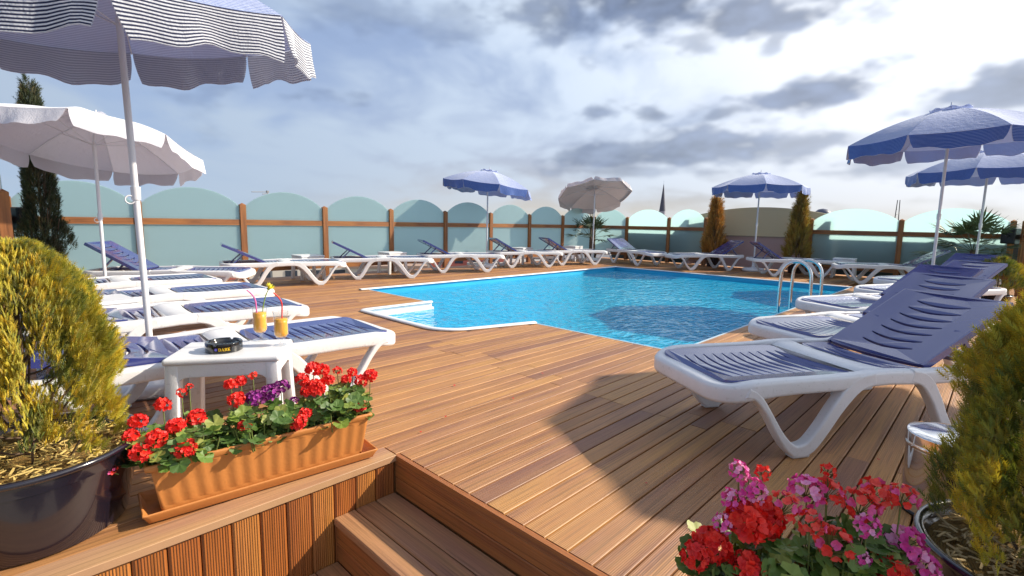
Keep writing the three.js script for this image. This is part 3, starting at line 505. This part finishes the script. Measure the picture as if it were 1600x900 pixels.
parasol({ label: 'pale whitish parasol tilted back, standing beside the tall dark cypress', x: .84, z: -6.93, seed: 2, top: 2.02, R: .98, drop: .30, spin: .3, tilt: [.75, .66, -13], valMat: PLAIN, topMat: PLAIN, lining: cloth(.74, .70, .72), wind: .7, windTo: 1.6 });
parasol({ label: 'blue parasol tilted over the frosted fence, its valance fluttering', x: 7.6, z: -8.12, seed: 3, top: 2.10, R: .98, drop: .32, spin: .5, tilt: [.72, -.69, 7], wind: 1, windTo: 0 });
parasol({ label: 'grey parasol blown back with upturned flaps above the corner palm', x: 11.3, z: -7.9, seed: 4, top: 2.0, R: .98, drop: .24, spin: .2, tilt: [.80, .60, -21], flip: 2.36, valMat: cloth(.66, .64, .70), lining: cloth(.70, .60, .55), topMat: cloth(.60, .58, .62) });
parasol({ label: 'upright blue parasol on a round white base before the curved wall', x: 12.05, z: -4.0, seed: 5, top: 2.18, R: 1.0, drop: .31, spin: .35, tilt: [0, 1, -1] });
parasol({ label: 'large blue parasol rising between the loungers with raised backs', x: 8.2, z: -.59, seed: 6, top: 2.46, R: 1.08, drop: .37, spin: .26, tilt: [.72, -.69, -3] });
parasol({ label: 'blue parasol beside the fan palm in the corner of the fence', x: 11.05, z: -.27, seed: 7, top: 2.26, R: 1.05, drop: .32, spin: .1, tilt: [.72, -.69, -2] });
parasol({ label: 'blue parasol behind the steel bin, its round shadow on the deck', x: 5.42, z: 1.26, seed: 8, topMat: DENSE, top: 2.5, R: 1.14, drop: .36, spin: .1, tilt: [0, 1, 0] });

// ---------------------------------------------------------------- plants
// flat scale-leaved sprays, gathered in upright plumes round a stem
function coniferCrown(o) {
  const rnd = mulberry(o.seed), pos = [], col = [], base = new THREE.Color(), tip = new THREE.Color(), A = new THREE.Vector3(), B = new THREE.Vector3(), C = new THREE.Vector3();
  const tri = (a, b, c, ca, cb) => { pos.push(a.x, a.y, a.z, b.x, b.y, b.z, c.x, c.y, c.z); col.push(...ca, ...ca, ...cb); };
  const leaf = (p, d, side, len, w, ca, cb) => { A.copy(p).addScaledVector(side, w); B.copy(p).addScaledVector(side, -w); C.copy(p).addScaledVector(d, len); tri(A, B, C, ca, cb); };
  const up = new THREE.Vector3(), side = new THREE.Vector3(), p = new THREE.Vector3(), d = new THREE.Vector3();
  const spray = (org, dir, nrm, len, tone) => {
    side.crossVectors(dir, nrm).normalize(); const n = o.leaflets || 7, k = rnd();
    const g = o.green[Math.floor(rnd() * o.green.length)], y = o.gold[Math.floor(rnd() * o.gold.length)], ca = g.map((q, i) => lerp(q, y[i], tone * .7)), cb = g.map((q, i) => lerp(q, y[i], tone));
    for (let i = 0; i < n; i++) { const t = (i + .6) / n; for (const s of [-1, 1]) { p.copy(org).addScaledVector(dir, len * t * .8); d.copy(dir).multiplyScalar(.75).addScaledVector(side, s * (.75 - .3 * t)).addScaledVector(nrm, (rnd() - .5) * .35).normalize(); leaf(p, d, nrm.clone().multiplyScalar(.5).addScaledVector(side, .6), len * (.48 - .26 * t), o.lw, ca, cb); } }
    leaf(org.clone().addScaledVector(dir, len * .35), dir, side, len * .65, o.lw, ca, cb);
  };
  for (let i = 0; i < o.plumes; i++) {
    const K = o.ridges || 0, a = K ? (Math.floor(rnd() * K) + .5 + (rnd() - .5) * .34) / K * 6.2832 : i * 2.39996 + rnd() * .5, t0 = Math.pow(rnd(), o.bias || 1) * .86, run = (.14 + rnd() * .2) * (o.run || 1), gold = clamp((o.goldShare || .6) + (rnd() - .5) * .9), rr = o.pr * (.7 + rnd() * .6), reach = (1.04 - (o.deep || .24)) + rnd() * (o.deep || .24), sw = (rnd() - .5) * .35;
    for (let j = 0; j < o.sprays; j++) {
      const f = rnd(), t = clamp(t0 + f * run, 0, 1), R = o.radius(t) * reach * (1 - .12 * f * f) * (.82 + .36 * vnoise(Math.cos(a) * 2.3 + o.seed, t * 5, Math.sin(a) * 2.3)), aa = a + sw * f + (rnd() - .5) * rr / Math.max(R, .05) * 2.1, inw = rnd() < .28 ? rnd() * .5 : rnd() * .14, r = Math.max(.004, R * (1 - inw));
      const org = V(Math.cos(aa) * r, o.h0 + t * (o.h1 - o.h0), Math.sin(aa) * r), rad = V(Math.cos(aa), 0, Math.sin(aa));
      const dir = V(0, 1, 0).multiplyScalar(o.lift).addScaledVector(rad, .25 + rnd() * .75).add(V(rnd() - .5, rnd() - .5, rnd() - .5).multiplyScalar(.7)).normalize();
      const tan = V(-Math.sin(aa), 0, Math.cos(aa)), nrm = tan.clone().applyAxisAngle(V(0, 1, 0), (rnd() - .5) * (o.flat || 2.4)).normalize();
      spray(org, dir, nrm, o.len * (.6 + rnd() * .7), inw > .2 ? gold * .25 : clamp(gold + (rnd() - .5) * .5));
    }
  }
  const g = new THREE.BufferGeometry(); g.setAttribute('position', new THREE.Float32BufferAttribute(pos, 3)); g.setAttribute('color', new THREE.Float32BufferAttribute(col, 3)); g.setAttribute('uv', new THREE.Float32BufferAttribute(new Float32Array(pos.length / 3 * 2), 2)); g.computeVertexNormals(); return g;
}
const needle = mat(1, 1, 1, .75, { vertexColors: true, transmission: .42, thickness: 0 }), bark = mat(.11, .07, .045, .9), soilTex = tex(256, 256, (u, v, c) => { const n = tnoise(u, v, 20, 20, 3) * .5 + tnoise(u, v, 60, 60, 8) * .5, k = smooth(.5, .7, tnoise(u, v, 14, 14, 17)); c[0] = .45 + .5 * n; c[1] = .38 + .46 * n - .04 * k; c[2] = .28 + .3 * n - .1 * k; }, true, [3, 3]);
const straw = mat(.62, .52, .30, .95, { map: soilTex, bumpMap: soilTex, bumpScale: .01 }), darkSoil = mat(.16, .11, .07, .95, { map: soilTex, bumpMap: soilTex, bumpScale: .01 });
function branches(h0, h1, n, r, seed, r0) {
  const rnd = mulberry(seed), l = [rod([0, 0, 0], [.006, h0 + (h1 - h0) * .85, .004], r0, 8, r0 * .25)];
  for (let i = 0; i < n; i++) { const a = i * 2.4 + rnd(), y = lerp(h0 * .6, h1 * .62, i / n), R = r(clamp((y - h0) / (h1 - h0))) * .75; l.push(tube([[0, y, 0], [Math.cos(a) * R * .4, y + .03, Math.sin(a) * R * .4], [Math.cos(a) * R, y + .06 + (h1 - h0) * .2, Math.sin(a) * R]], r0 * .22, 6, 5)); } return merge(l);
}
function soilDisc(r, y, seed, bumps) { const g = new THREE.CircleGeometry(r, 48, 0, Math.PI * 2), rows = []; for (let i = 0; i <= 12; i++) { const row = []; for (let j = 0; j < 40; j++) { const a = j / 40 * Math.PI * 2, q = r * i / 12; row.push(V(Math.cos(a) * q, y + (fbm(Math.cos(a) * q * 22 + seed, Math.sin(a) * q * 22, seed, 3) - .5) * bumps, Math.sin(a) * q)); } rows.push(row); } g.dispose(); return skin(rows, true, false, false, 3); }
function litter(r, y, n, seed, len) {               // dry clippings on the soil
  const rnd = mulberry(seed), l = []; for (let i = 0; i < n; i++) { const a = rnd() * 6.28, q = Math.sqrt(rnd()) * r, L = len * (.5 + rnd()), b = rnd() * 6.28; l.push(new THREE.BoxGeometry(L, .0025, .005).rotateZ((rnd() - .5) * .9).rotateX(rnd()).rotateY(b).translate(Math.cos(a) * q, y + rnd() * .012, Math.sin(a) * q)); } return merge(l);
}
function potGeo(r0, r1, h, rim) { return lathe([[.0005, 0], [r0 - .012, 0], [r0, .008], [lerp(r0, r1, .86), h * .80], [lerp(r0, r1, .87) + .004, h * .81], [r1 - .002, h - .022], [r1 + rim, h - .018], [r1 + rim + .004, h - .008], [r1 + rim - .003, h], [r1 - .008, h - .002], [r1 - .014, h - .02], [r0 - .02, h * .45], [.0005, h * .45]], 72); }
const GREEN = [[.09, .16, .022], [.13, .20, .025], [.06, .12, .022]], GOLD = [[.86, .66, .028], [.92, .72, .035], [.66, .58, .04], [.90, .60, .02]];
const egg = (a, b) => t => a * Math.pow(Math.sin(Math.PI * clamp(.20 + t * .80, 0, 1)), .62) * (1 - b * t);
{
  const t = thing('golden_conifer', 'bushy golden conifer in a big black pot beside the terracotta planter', 'potted conifer', [.035, 0, -2.14]), r = t2 => .285 * Math.pow(clamp(1 - Math.pow(Math.abs(t2 * 1.02 - .36) / .68, 2.4)), .55) * (1 - .18 * t2);
  part('pot', potGeo(.235, .285, .275, .008), blackPot, t); part('soil', soilDisc(.272, .238, 2, .035), straw, t); part('clippings', litter(.25, .245, 420, 4, .03), mat(.55, .40, .13, .9), t).userData.kind = 'stuff';
  part('trunk', branches(.25, .93, 26, r, 5, .016), bark, t, [0, .0, 0]);
  part('crown', coniferCrown({ seed: 8, plumes: 120, sprays: 125, h0: .25, h1: .875, radius: r, pr: .026, len: .046, lw: .0024, run: 1.3, deep: .3, ridges: 17, flat: 1.2, lift: 1.05, green: GREEN, gold: GOLD, goldShare: .66, leaflets: 6 }), needle, t);
}
{
  const t = thing('golden_conifer', 'golden conifer in a black pot in front of the steel bin', 'potted conifer', [1.73, 0, .18]), r = t2 => .26 * Math.pow(clamp(1 - Math.pow(Math.abs(t2 * 1.02 - .40) / .66, 2.6)), .5) * (1 - .12 * t2);
  part('pot', potGeo(.20, .265, .22, .008), blackPot, t); part('soil', soilDisc(.252, .185, 7, .03), straw, t); part('clippings', litter(.23, .19, 380, 9, .035), mat(.50, .36, .17, .9), t).userData.kind = 'stuff';
  part('trunk', branches(.2, .86, 26, r, 15, .016), bark, t);
  part('crown', coniferCrown({ seed: 18, plumes: 120, sprays: 125, h0: .19, h1: .86, radius: r, pr: .026, len: .046, lw: .0024, run: 1.3, deep: .3, ridges: 17, flat: 1.2, lift: 1.05, green: GREEN, gold: GOLD, goldShare: .58, leaflets: 6 }), needle, t);
}
{
  const r = t2 => .25 * Math.pow(1 - t2, .5) * (.72 + .28 * Math.sin(clamp(t2 * 3.4) * Math.PI)) + .012, t = thing('cypress', 'tall slim dark green cypress behind the golden conifer', 'cypress', [.44, 0, -7.95]);
  part('pot', potGeo(.15, .19, .3, .006), blackPot, t); part('trunk', branches(.2, 2.4, 34, r, 25, .025), bark, t);
  part('crown', coniferCrown({ seed: 28, plumes: 130, sprays: 46, h0: .3, h1: 2.44, radius: r, pr: .06, len: .095, lw: .0045, lift: 1.4, run: .6, deep: .45, green: [[.028, .050, .014], [.040, .062, .016], [.020, .038, .012]], gold: [[.14, .15, .025], [.24, .15, .03], [.11, .14, .03]], goldShare: .3, leaflets: 4 }), needle, t);
}
for (const [x, z, h, seed, gold, share, label] of [[12.5, -5.12, 1.72, 3, [[.80, .36, .05], [.68, .32, .05], [.84, .46, .09]], .85, 'rust brown narrow thuja at the left end of the curved wall'], [12.42, -3.24, 1.78, 4, [[.66, .45, .05], [.52, .40, .05], [.72, .40, .06]], .75, 'olive brown narrow thuja beside the post of the wide glass panels']]) {
  const t = thing('thuja', label, 'thuja', [x, 0, z]), r = t2 => .26 * Math.pow(clamp(1 - t2), .85) * (.85 + .3 * Math.sin(clamp(t2 * 2.2) * Math.PI)) + .008;
  part('pot', potGeo(.14, .17, .24, .006), blackPot, t); part('trunk', branches(.2, h, 22, r, seed + 40, .02), bark, t);
  part('crown', coniferCrown({ seed: seed + 60, plumes: 80, sprays: 30, h0: .2, h1: h - .12, radius: r, pr: .06, len: .21, lw: .007, lift: 1.25, run: .8, deep: .55, green: [[.12, .11, .02], [.16, .10, .025]], gold, goldShare: share, leaflets: 4 }), needle, t);
}
{
  const t = thing('golden_bush', 'small dark green bush with yellow tips beside the raised lounger backs', 'bush', [9.2, 0, .02]), r = t2 => .26 * Math.pow(Math.sin(Math.PI * clamp(.15 + t2 * .85)), .6);
  part('pot', potGeo(.13, .16, .18, .006), blackPot, t); part('stem', branches(.12, .6, 12, r, 70, .012), bark, t);
  part('crown', coniferCrown({ seed: 71, plumes: 50, sprays: 34, h0: .16, h1: .62, radius: r, pr: .05, len: .08, lw: .004, lift: .9, green: GREEN, gold: GOLD, goldShare: .35, leaflets: 4 }), needle, t);
}
// fan palms: stem, leaf stalks, each fan a folded ring of narrow blades
function palm(label, pos, h, n, seed, size) {
  const t = thing('fan_palm', label, 'palm', pos), rnd = mulberry(seed), leafM = mat(.055, .085, .028, .55, { transmission: .25, thickness: 0 });
  part('pot', potGeo(.14, .18, .2, .006), blackPot, t); part('soil', soilDisc(.165, .16, seed, .01), darkSoil, t);
  part('stem', (() => { const rows = []; for (let i = 0; i <= 16; i++) { const y = .1 + (h - .1) * i / 16, r = (.042 - .008 * i / 16) * (1 + .18 * (i % 2)); rows.push(Array.from({ length: 10 }, (_, j) => V(Math.cos(j / 10 * 6.283) * r, y, Math.sin(j / 10 * 6.283) * r))); } return skin(rows, true, false, true); })(), bark, t);
  for (let k = 0; k < n; k++) {
    const a = k * 2.39996 + rnd() * .4, up = lerp(1.25, -.15, k / n) + (rnd() - .5) * .25, L = size * (.55 + rnd() * .25), dir = V(Math.cos(a) * Math.cos(up), Math.sin(up), Math.sin(a) * Math.cos(up)), b0 = V(0, h - .03, 0), tip = b0.clone().addScaledVector(dir, L), side = V(-Math.sin(a), 0, Math.cos(a)), nrm = dir.clone().cross(side).normalize();
    const frond = part('frond', (() => { const P = [], m = 17; for (let i = 0; i < m; i++) { const th = lerp(-1.75, 1.75, i / (m - 1)), bl = size * (.52 - .10 * Math.abs(th)) * (.85 + rnd() * .3), d = dir.clone().multiplyScalar(Math.cos(th)).addScaledVector(side, Math.sin(th)).addScaledVector(nrm, (rnd() - .3) * .28).normalize(), w = side.clone().multiplyScalar(Math.cos(th)).addScaledVector(dir, -Math.sin(th)).multiplyScalar(size * .028), mid = tip.clone().addScaledVector(d, bl * .5), fold = nrm.clone().multiplyScalar(size * .012), e = tip.clone().addScaledVector(d, bl).add(V(0, -bl * .22 * rnd(), 0)); for (const s of [-1, 1]) { const q = mid.clone().addScaledVector(w, s).add(fold); for (const v of [tip, mid, q, mid, e, q]) P.push(v.x, v.y, v.z); } } const g = new THREE.BufferGeometry(); g.setAttribute('position', new THREE.Float32BufferAttribute(P, 3)); g.computeVertexNormals(); return g; })(), leafM, t);
    part('stalk', rod(b0.toArray(), tip.toArray(), .006, 5, .004), leafM, frond);
  }
}
palm('fan palm in a dark pot in the corner of the glass fence', [11.62, 0, -8.2], .64, 14, 3, .66);
palm('fan palm with spread spiky leaves by the fence behind the raised lounger backs', [12.3, 0, -.36], .66, 17, 9, .72);

// geraniums
const petalG = (s) => { const sh = new THREE.Shape(); sh.moveTo(0, 0); sh.bezierCurveTo(.55 * s, .3 * s, .62 * s, .95 * s, .18 * s, 1.05 * s); sh.lineTo(0, .98 * s); sh.bezierCurveTo(-.62 * s, 1.0 * s, -.55 * s, .3 * s, 0, 0); return new THREE.ShapeGeometry(sh, 3); };
function headGeo(seed, r, n, size, sparse, pal) {
  const rnd = mulberry(seed), l = [];
  for (let i = 0; i < n; i++) {
    const y = 1 - (i + .5) / n * (sparse ? 1.5 : 1.45), a = i * 2.39996 + rnd() * .6, q = Math.sqrt(Math.max(0, 1 - y * y)), d = V(q * Math.cos(a), y, q * Math.sin(a)), o = d.clone().multiplyScalar(r * (.82 + rnd() * .25)); o.y *= .78;
    const face = new THREE.Quaternion().setFromUnitVectors(V(0, 0, 1), d.clone().add(V(rnd() - .5, rnd() - .5, rnd() - .5).multiplyScalar(.7)).normalize()), tone = pal[Math.floor(rnd() * pal.length)];
    for (let k = 0; k < 5; k++) { const g = petalG(size * (.8 + rnd() * .4)).rotateX(.35 + rnd() * .5).rotateZ(k * 1.2566 + rnd() * .3).applyQuaternion(face).translate(o.x, o.y, o.z), c = new Float32Array(g.attributes.position.count * 3); for (let m = 0; m < c.length; m += 3) { const f = .85 + rnd() * .3; c[m] = tone[0] * f; c[m + 1] = tone[1] * f; c[m + 2] = tone[2] * f; } g.setAttribute('color', new THREE.BufferAttribute(c, 3)); l.push(g); }
    if (sparse) { const st = rod([0, -r * .9, 0], o.toArray(), .0009, 4).toNonIndexed(), c = new Float32Array(st.attributes.position.count * 3); for (let m = 0; m < c.length; m += 3) { c[m] = .12; c[m + 1] = .16; c[m + 2] = .03; } st.setAttribute('color', new THREE.BufferAttribute(c, 3)); l.push(st); }
  }
  return merge(l);
}
const petalMat = mat(1, 1, 1, .6, { vertexColors: true, transmission: .22, thickness: 0 });
const RED = [[.88, .022, .010], [.94, .04, .014], [.76, .012, .010]], PURPLE = [[.26, .012, .22], [.34, .02, .30], [.20, .01, .15]], PINK = [[.88, .13, .46], [.80, .06, .36], [.92, .40, .62]], MIXED = [[.90, .04, .02], [.92, .09, .06], [.86, .12, .34]];
const heads = { red: [1, 2, 3].map(s => headGeo(s, .026, 34, .013, false, RED)), redBig: [4, 5].map(s => headGeo(s, .033, 46, .015, false, RED)), purple: [6, 7].map(s => headGeo(s, .030, 44, .011, false, PURPLE)), pink: [8, 9].map(s => headGeo(s, .034, 26, .013, true, PINK)), loose: [10, 11].map(s => headGeo(s, .036, 18, .015, true, MIXED)), bud: [headGeo(12, .012, 9, .008, true, RED)] };
const leafG = [1, 2, 3].map(s => { const rnd = mulberry(s), rows = [], n = 30; for (let i = 0; i <= 3; i++) { const q = i / 3, row = []; for (let j = 0; j <= n; j++) { const a = lerp(-2.8, 2.8, j / n), lob = 1 + .10 * Math.cos(a * 5.2) + .05 * Math.cos(a * 15 + s), r = q * lob; row.push(V(Math.sin(a) * r, .16 * q * q + .07 * q * Math.cos(a * 5.2) + (i === 3 ? (rnd() - .5) * .06 : 0), Math.cos(a) * r)); } rows.push(row); } return skin(rows, false); });
const leafM = [[.10, .19, .025], [.14, .24, .032], [.075, .15, .022], [.22, .30, .04], [.33, .36, .07]].map(c => mat(...c, .55, { transmission: .28, thickness: 0 })), stemM = mat(.14, .18, .04, .6);
function geranium(t, place, o) {                       // leaves, stems and flower heads of one plant
  const rnd = mulberry(o.seed);
  for (let i = 0; i < o.leaves; i++) { const [x, y, z] = place(rnd, rnd()), s = (.016 + rnd() * .014) * (o.scale || 1), m = part('leaf', leafG[Math.floor(rnd() * 3)], leafM[Math.floor(Math.pow(rnd(), 1.3) * 5)], t, [x, y, z]); m.scale.setScalar(s); m.rotation.set((rnd() - .5) * 1.5 + .25, rnd() * 6.28, (rnd() - .5) * 1.3); }
  const st = []; for (let i = 0; i < o.stalks; i++) { const [x, y, z] = place(rnd, .75); st.push(tube([[x * .75, o.soil, z * .75], [x * .9, (o.soil + y) / 2, z * .9], [x, y, z]], .0024, 6, 5)); } part('stems', st, stemM, t).userData.kind = 'stuff';
  for (const [kind, x, y0, z, s = 1] of o.flowers) { const y = y0 + (o.raise || 0); const g = heads[kind][Math.floor(rnd() * heads[kind].length)], f = part('flower_head', g, petalMat, t, [x, y, z], [(rnd() - .5) * .5 + .25, rnd() * 6.28, (rnd() - .5) * .5]); f.scale.setScalar(s * (o.bloom || 1)); part('flower_stem', tube([[x * .9, o.soil + .02, z * .8], [x * .97, (o.soil + y) / 2 + .01, z * .9 + .004], [x, y - .012, z]], .0019, 8, 5), stemM, t); }
}
const terra = mat(.54, .205, .050, .52, { bumpMap: weave, bumpScale: .0008 });
function planter(label, pos, turn, L, W, H, tray) {
  const t = thing('planter_box', label, 'planter', pos, turn), rows = [], k = 64, y0 = tray ? .022 : .004;
  const ring = (l, w, y, rib) => { const r = []; const n = 60; for (const [sx, sz, hor] of [[1, 1, 1], [-1, 1, 0], [-1, -1, 1], [1, -1, 0]]) { const cnt = hor ? n : 12; for (let i = 0; i < cnt; i++) { const q = i / cnt; const x = hor ? lerp(l / 2, -l / 2, q) * sz : -l / 2 * sz, z = hor ? w / 2 * sz : (lerp(w / 2, -w / 2, q)) * sz; const bump = rib && hor && Math.floor(q * 30) % 2 ? .0035 : 0; r.push(V(x, y, z - bump * sz)); } } return r; };
  const b = .83, body = [ring(L * .9, W * b * .80, y0, 0), ring(L * .905, W * b * .82, y0 + .012, 0), ring(L * .91, W * b * .83, y0 + .016, 1), ring(L * .955, W * .93, H - .034, 1), ring(L * .957, W * .935, H - .030, 0), ring(L * .96, W * .94, H - .024, 0), ring(L, W, H - .020, 0), ring(L + .004, W + .004, H - .008, 0), ring(L, W, H, 0), ring(L - .02, W - .02, H - .001, 0), ring(L - .03, W - .03, H - .02, 0), ring(L * .90, W * .75, H * .5, 0)];
  part('box', skin(body, true, false, true), terra, t);
  part('soil', box(L - .045, .01, W - .045, 0, H - .035, 0), darkSoil, t);
  if (tray) part('tray', skin([ring(L * .93, W * .9, .001, 0), ring(L * 1.0, W * 1.02, .006, 0), ring(L * 1.03, W * 1.14, .03, 0), ring(L * 1.045, W * 1.20, .037, 0), ring(L * 1.04, W * 1.18, .043, 0), ring(L * 1.025, W * 1.1, .040, 0), ring(L * .99, W * 1.0, .010, 0), ring(L * .5, W * .3, .009, 0)], true, false, true), terra, t);
  return t;
}
{
  const P = [.678, .002, -1.93], turn = dirTurn(.994, .10), L = .77, W = .155, H = .198;
  planter('long terracotta planter box with ribbed sides standing on the deck edge', P, turn, L, W, H, true);
  const plants = [[-.27, 'red geranium at the end of the terracotta planter beside the black pot', [['red', -.115, .30, -.03], ['red', -.075, .255, .05, 1.15], ['red', -.045, .335, -.05, .95], ['red', -.12, .225, .06, 1.2], ['redBig', -.005, .215, .085, 1.05], ['red', -.02, .275, .02, 1.1], ['red', .045, .285, .0, 1.1], ['bud', .01, .37, -.04, 1.4], ['bud', .035, .385, -.05], ['loose', -.20, .185, .04, .55], ['red', -.14, .265, .0, .9]]],
    [-.02, 'geranium with purple flowers in the middle of the terracotta planter', [['purple', -.01, .305, -.02, 1.3], ['purple', .045, .315, -.03, 1.25], ['purple', .085, .325, -.04, 1.1], ['red', -.075, .315, -.02, 1.1], ['red', -.085, .365, -.05, .9], ['red', -.05, .37, -.06, .75], ['bud', -.01, .385, -.05, 1.3], ['red', -.07, .24, .06, .85], ['redBig', .11, .215, .075, 1.0], ['red', .145, .23, .05, .9], ['purple', .12, .275, .0, .55]]],
    [.26, 'red geranium at the end of the terracotta planter by the steps', [['redBig', -.075, .31, .0, 1.1], ['red', -.12, .345, -.02], ['red', -.07, .375, -.04, 1.1], ['red', -.03, .36, -.05, 1.05], ['red', -.02, .325, -.01, .95], ['red', -.11, .30, .0, .95], ['bud', .03, .35, -.04, 1.6], ['red', .055, .315, -.01, .8], ['red', .09, .335, -.03, .75], ['red', .115, .30, .0, 1.05], ['red', .155, .315, .0, 1.1], ['redBig', .075, .215, .065, .85], ['purple', -.06, .225, .05, .55]]]];
  plants.forEach(([x, label, flowers], k) => {
    const t = thing('geranium', label, 'geranium', P, turn, 'geraniums in the terracotta planter');
    const g = new THREE.Group(); t.add(g); t.remove(g);
    t.position.x += x * Math.cos(turn); t.position.z -= x * Math.sin(turn);
    geranium(t, (r, f) => { const a = r() * 6.28, q = Math.sqrt(r()); return [Math.cos(a) * q * .155, H - .02 + f * (.148 - .06 * q), Math.sin(a) * q * .105 + .006]; }, { seed: 100 + k, leaves: 150, stalks: 30, soil: H - .04, flowers, bloom: .82, raise: .018 });
  });
}
{
  const P = [1.335, .002, -.275], turn = dirTurn(.76, .65), H = .15;
  planter('terracotta planter box of red and pink geraniums beside the steps', P, turn, .54, .16, H, true);
  [[-.15, 'red flowered geranium at the step side of the near planter', [['red', -.135, .22, .02, 1.0], ['redBig', -.085, .235, .0, 1.05], ['redBig', -.02, .205, .045, 1.0], ['redBig', .0, .29, .0, 1.25], ['redBig', .055, .285, -.02, 1.15], ['pink', .03, .355, -.03, .8], ['pink', .0, .395, -.05, .65], ['pink', -.02, .33, -.03, .75], ['loose', .09, .33, .0, .85], ['pink', -.06, .29, .0, .6], ['bud', .05, .40, -.03, 1.2]]],
    [.12, 'pink and red geranium in the near planter before the conifer pot', [['pink', -.10, .35, -.03, 1.0], ['loose', -.055, .352, -.02, .9], ['loose', .02, .325, .0, 1.0], ['loose', .07, .345, -.01, .95], ['loose', -.075, .255, .04, 1.05], ['pink', -.02, .225, .06, .6], ['pink', .125, .235, .03, 1.15], ['pink', .15, .195, .05, 1.0], ['redBig', .055, .19, .075, 1.1], ['bud', -.04, .395, -.04, 1.2], ['loose', .10, .36, .03, .8], ['pink', .0, .30, .05, .7], ['loose', -.13, .30, .03, .8]]]].forEach(([x, label, flowers], k) => {
    const t = thing('geranium', label, 'geranium', P, turn, 'geraniums in the near planter'); t.position.x += x * Math.cos(turn); t.position.z -= x * Math.sin(turn);
    geranium(t, (r, f) => { const a = r() * 6.28, q = Math.sqrt(r()); return [Math.cos(a) * q * .145, H + f * (.14 - .06 * q), Math.sin(a) * q * .095]; }, { seed: 140 + k, leaves: 85, stalks: 22, soil: H - .04, flowers, scale: 1.1 });
  });
}
{ // bin
  const t = thing('steel_bin', 'shiny cylindrical steel bin with domed lid behind the potted conifer', 'bin', [2.29, 0, -.055]);
  part('body', lathe([[.0005, .0], [.118, 0], [.122, .004], [.122, .235], [.118, .238], [.0005, .238]], 64), chrome, t); part('foot_ring', lathe([[.10, .0005], [.126, .0005], [.126, .012], [.10, .012]], 48), black, t);
  part('lid', lathe([[.118, .238], [.127, .239], [.1285, .246], [.127, .253], [.125, .255], [.125, .285], [.122, .292], [.09, .297], [.0005, .300]], 64), chrome, t);
}
for (const [x, y, z, a, label] of [[.30, .93, -8.35, .4, 'black box speaker fixed to the fence post beside the tall cypress'], [12.35, .93, .1, 1.2, 'black box speaker fixed to the fence above the fan palm']]) {
  const t = thing('box_speaker', label, 'speaker', [x, y, z], a); part('cabinet', rbox(.2, .27, .19, .02, 0, 0, 0, 2), black, t); part('grille', rbox(.17, .23, .012, .004, 0, 0, .098), mat(.02, .02, .022, .8), t); part('bracket', rod([0, 0, -.08], [-.02, 0, -.2], .015), black, t);
}
{ // petals that fell on the deck
  const rnd = mulberry(90), l = []; for (const [x, z] of [[2.75, -.62], [2.9, -.75], [2.35, -.1], [2.62, -.28], [2.2, -.42], [2.0, -1.9], [1.55, -1.95], [1.9, -2.3], [1.35, -1.88], [2.5, -2.1], [1.7, -.9], [2.1, -.7]]) l.push(petalG(.011 + rnd() * .006).rotateX(-Math.PI / 2 + .2).rotateY(rnd() * 6).translate(x, .006, z));
  const m = part('fallen_petals', l, mat(.55, .02, .015, .6), scene); m.userData = { kind: 'stuff', label: 'red petals scattered on the deck boards', category: 'petals' };
}
renderer.render(scene, camera);
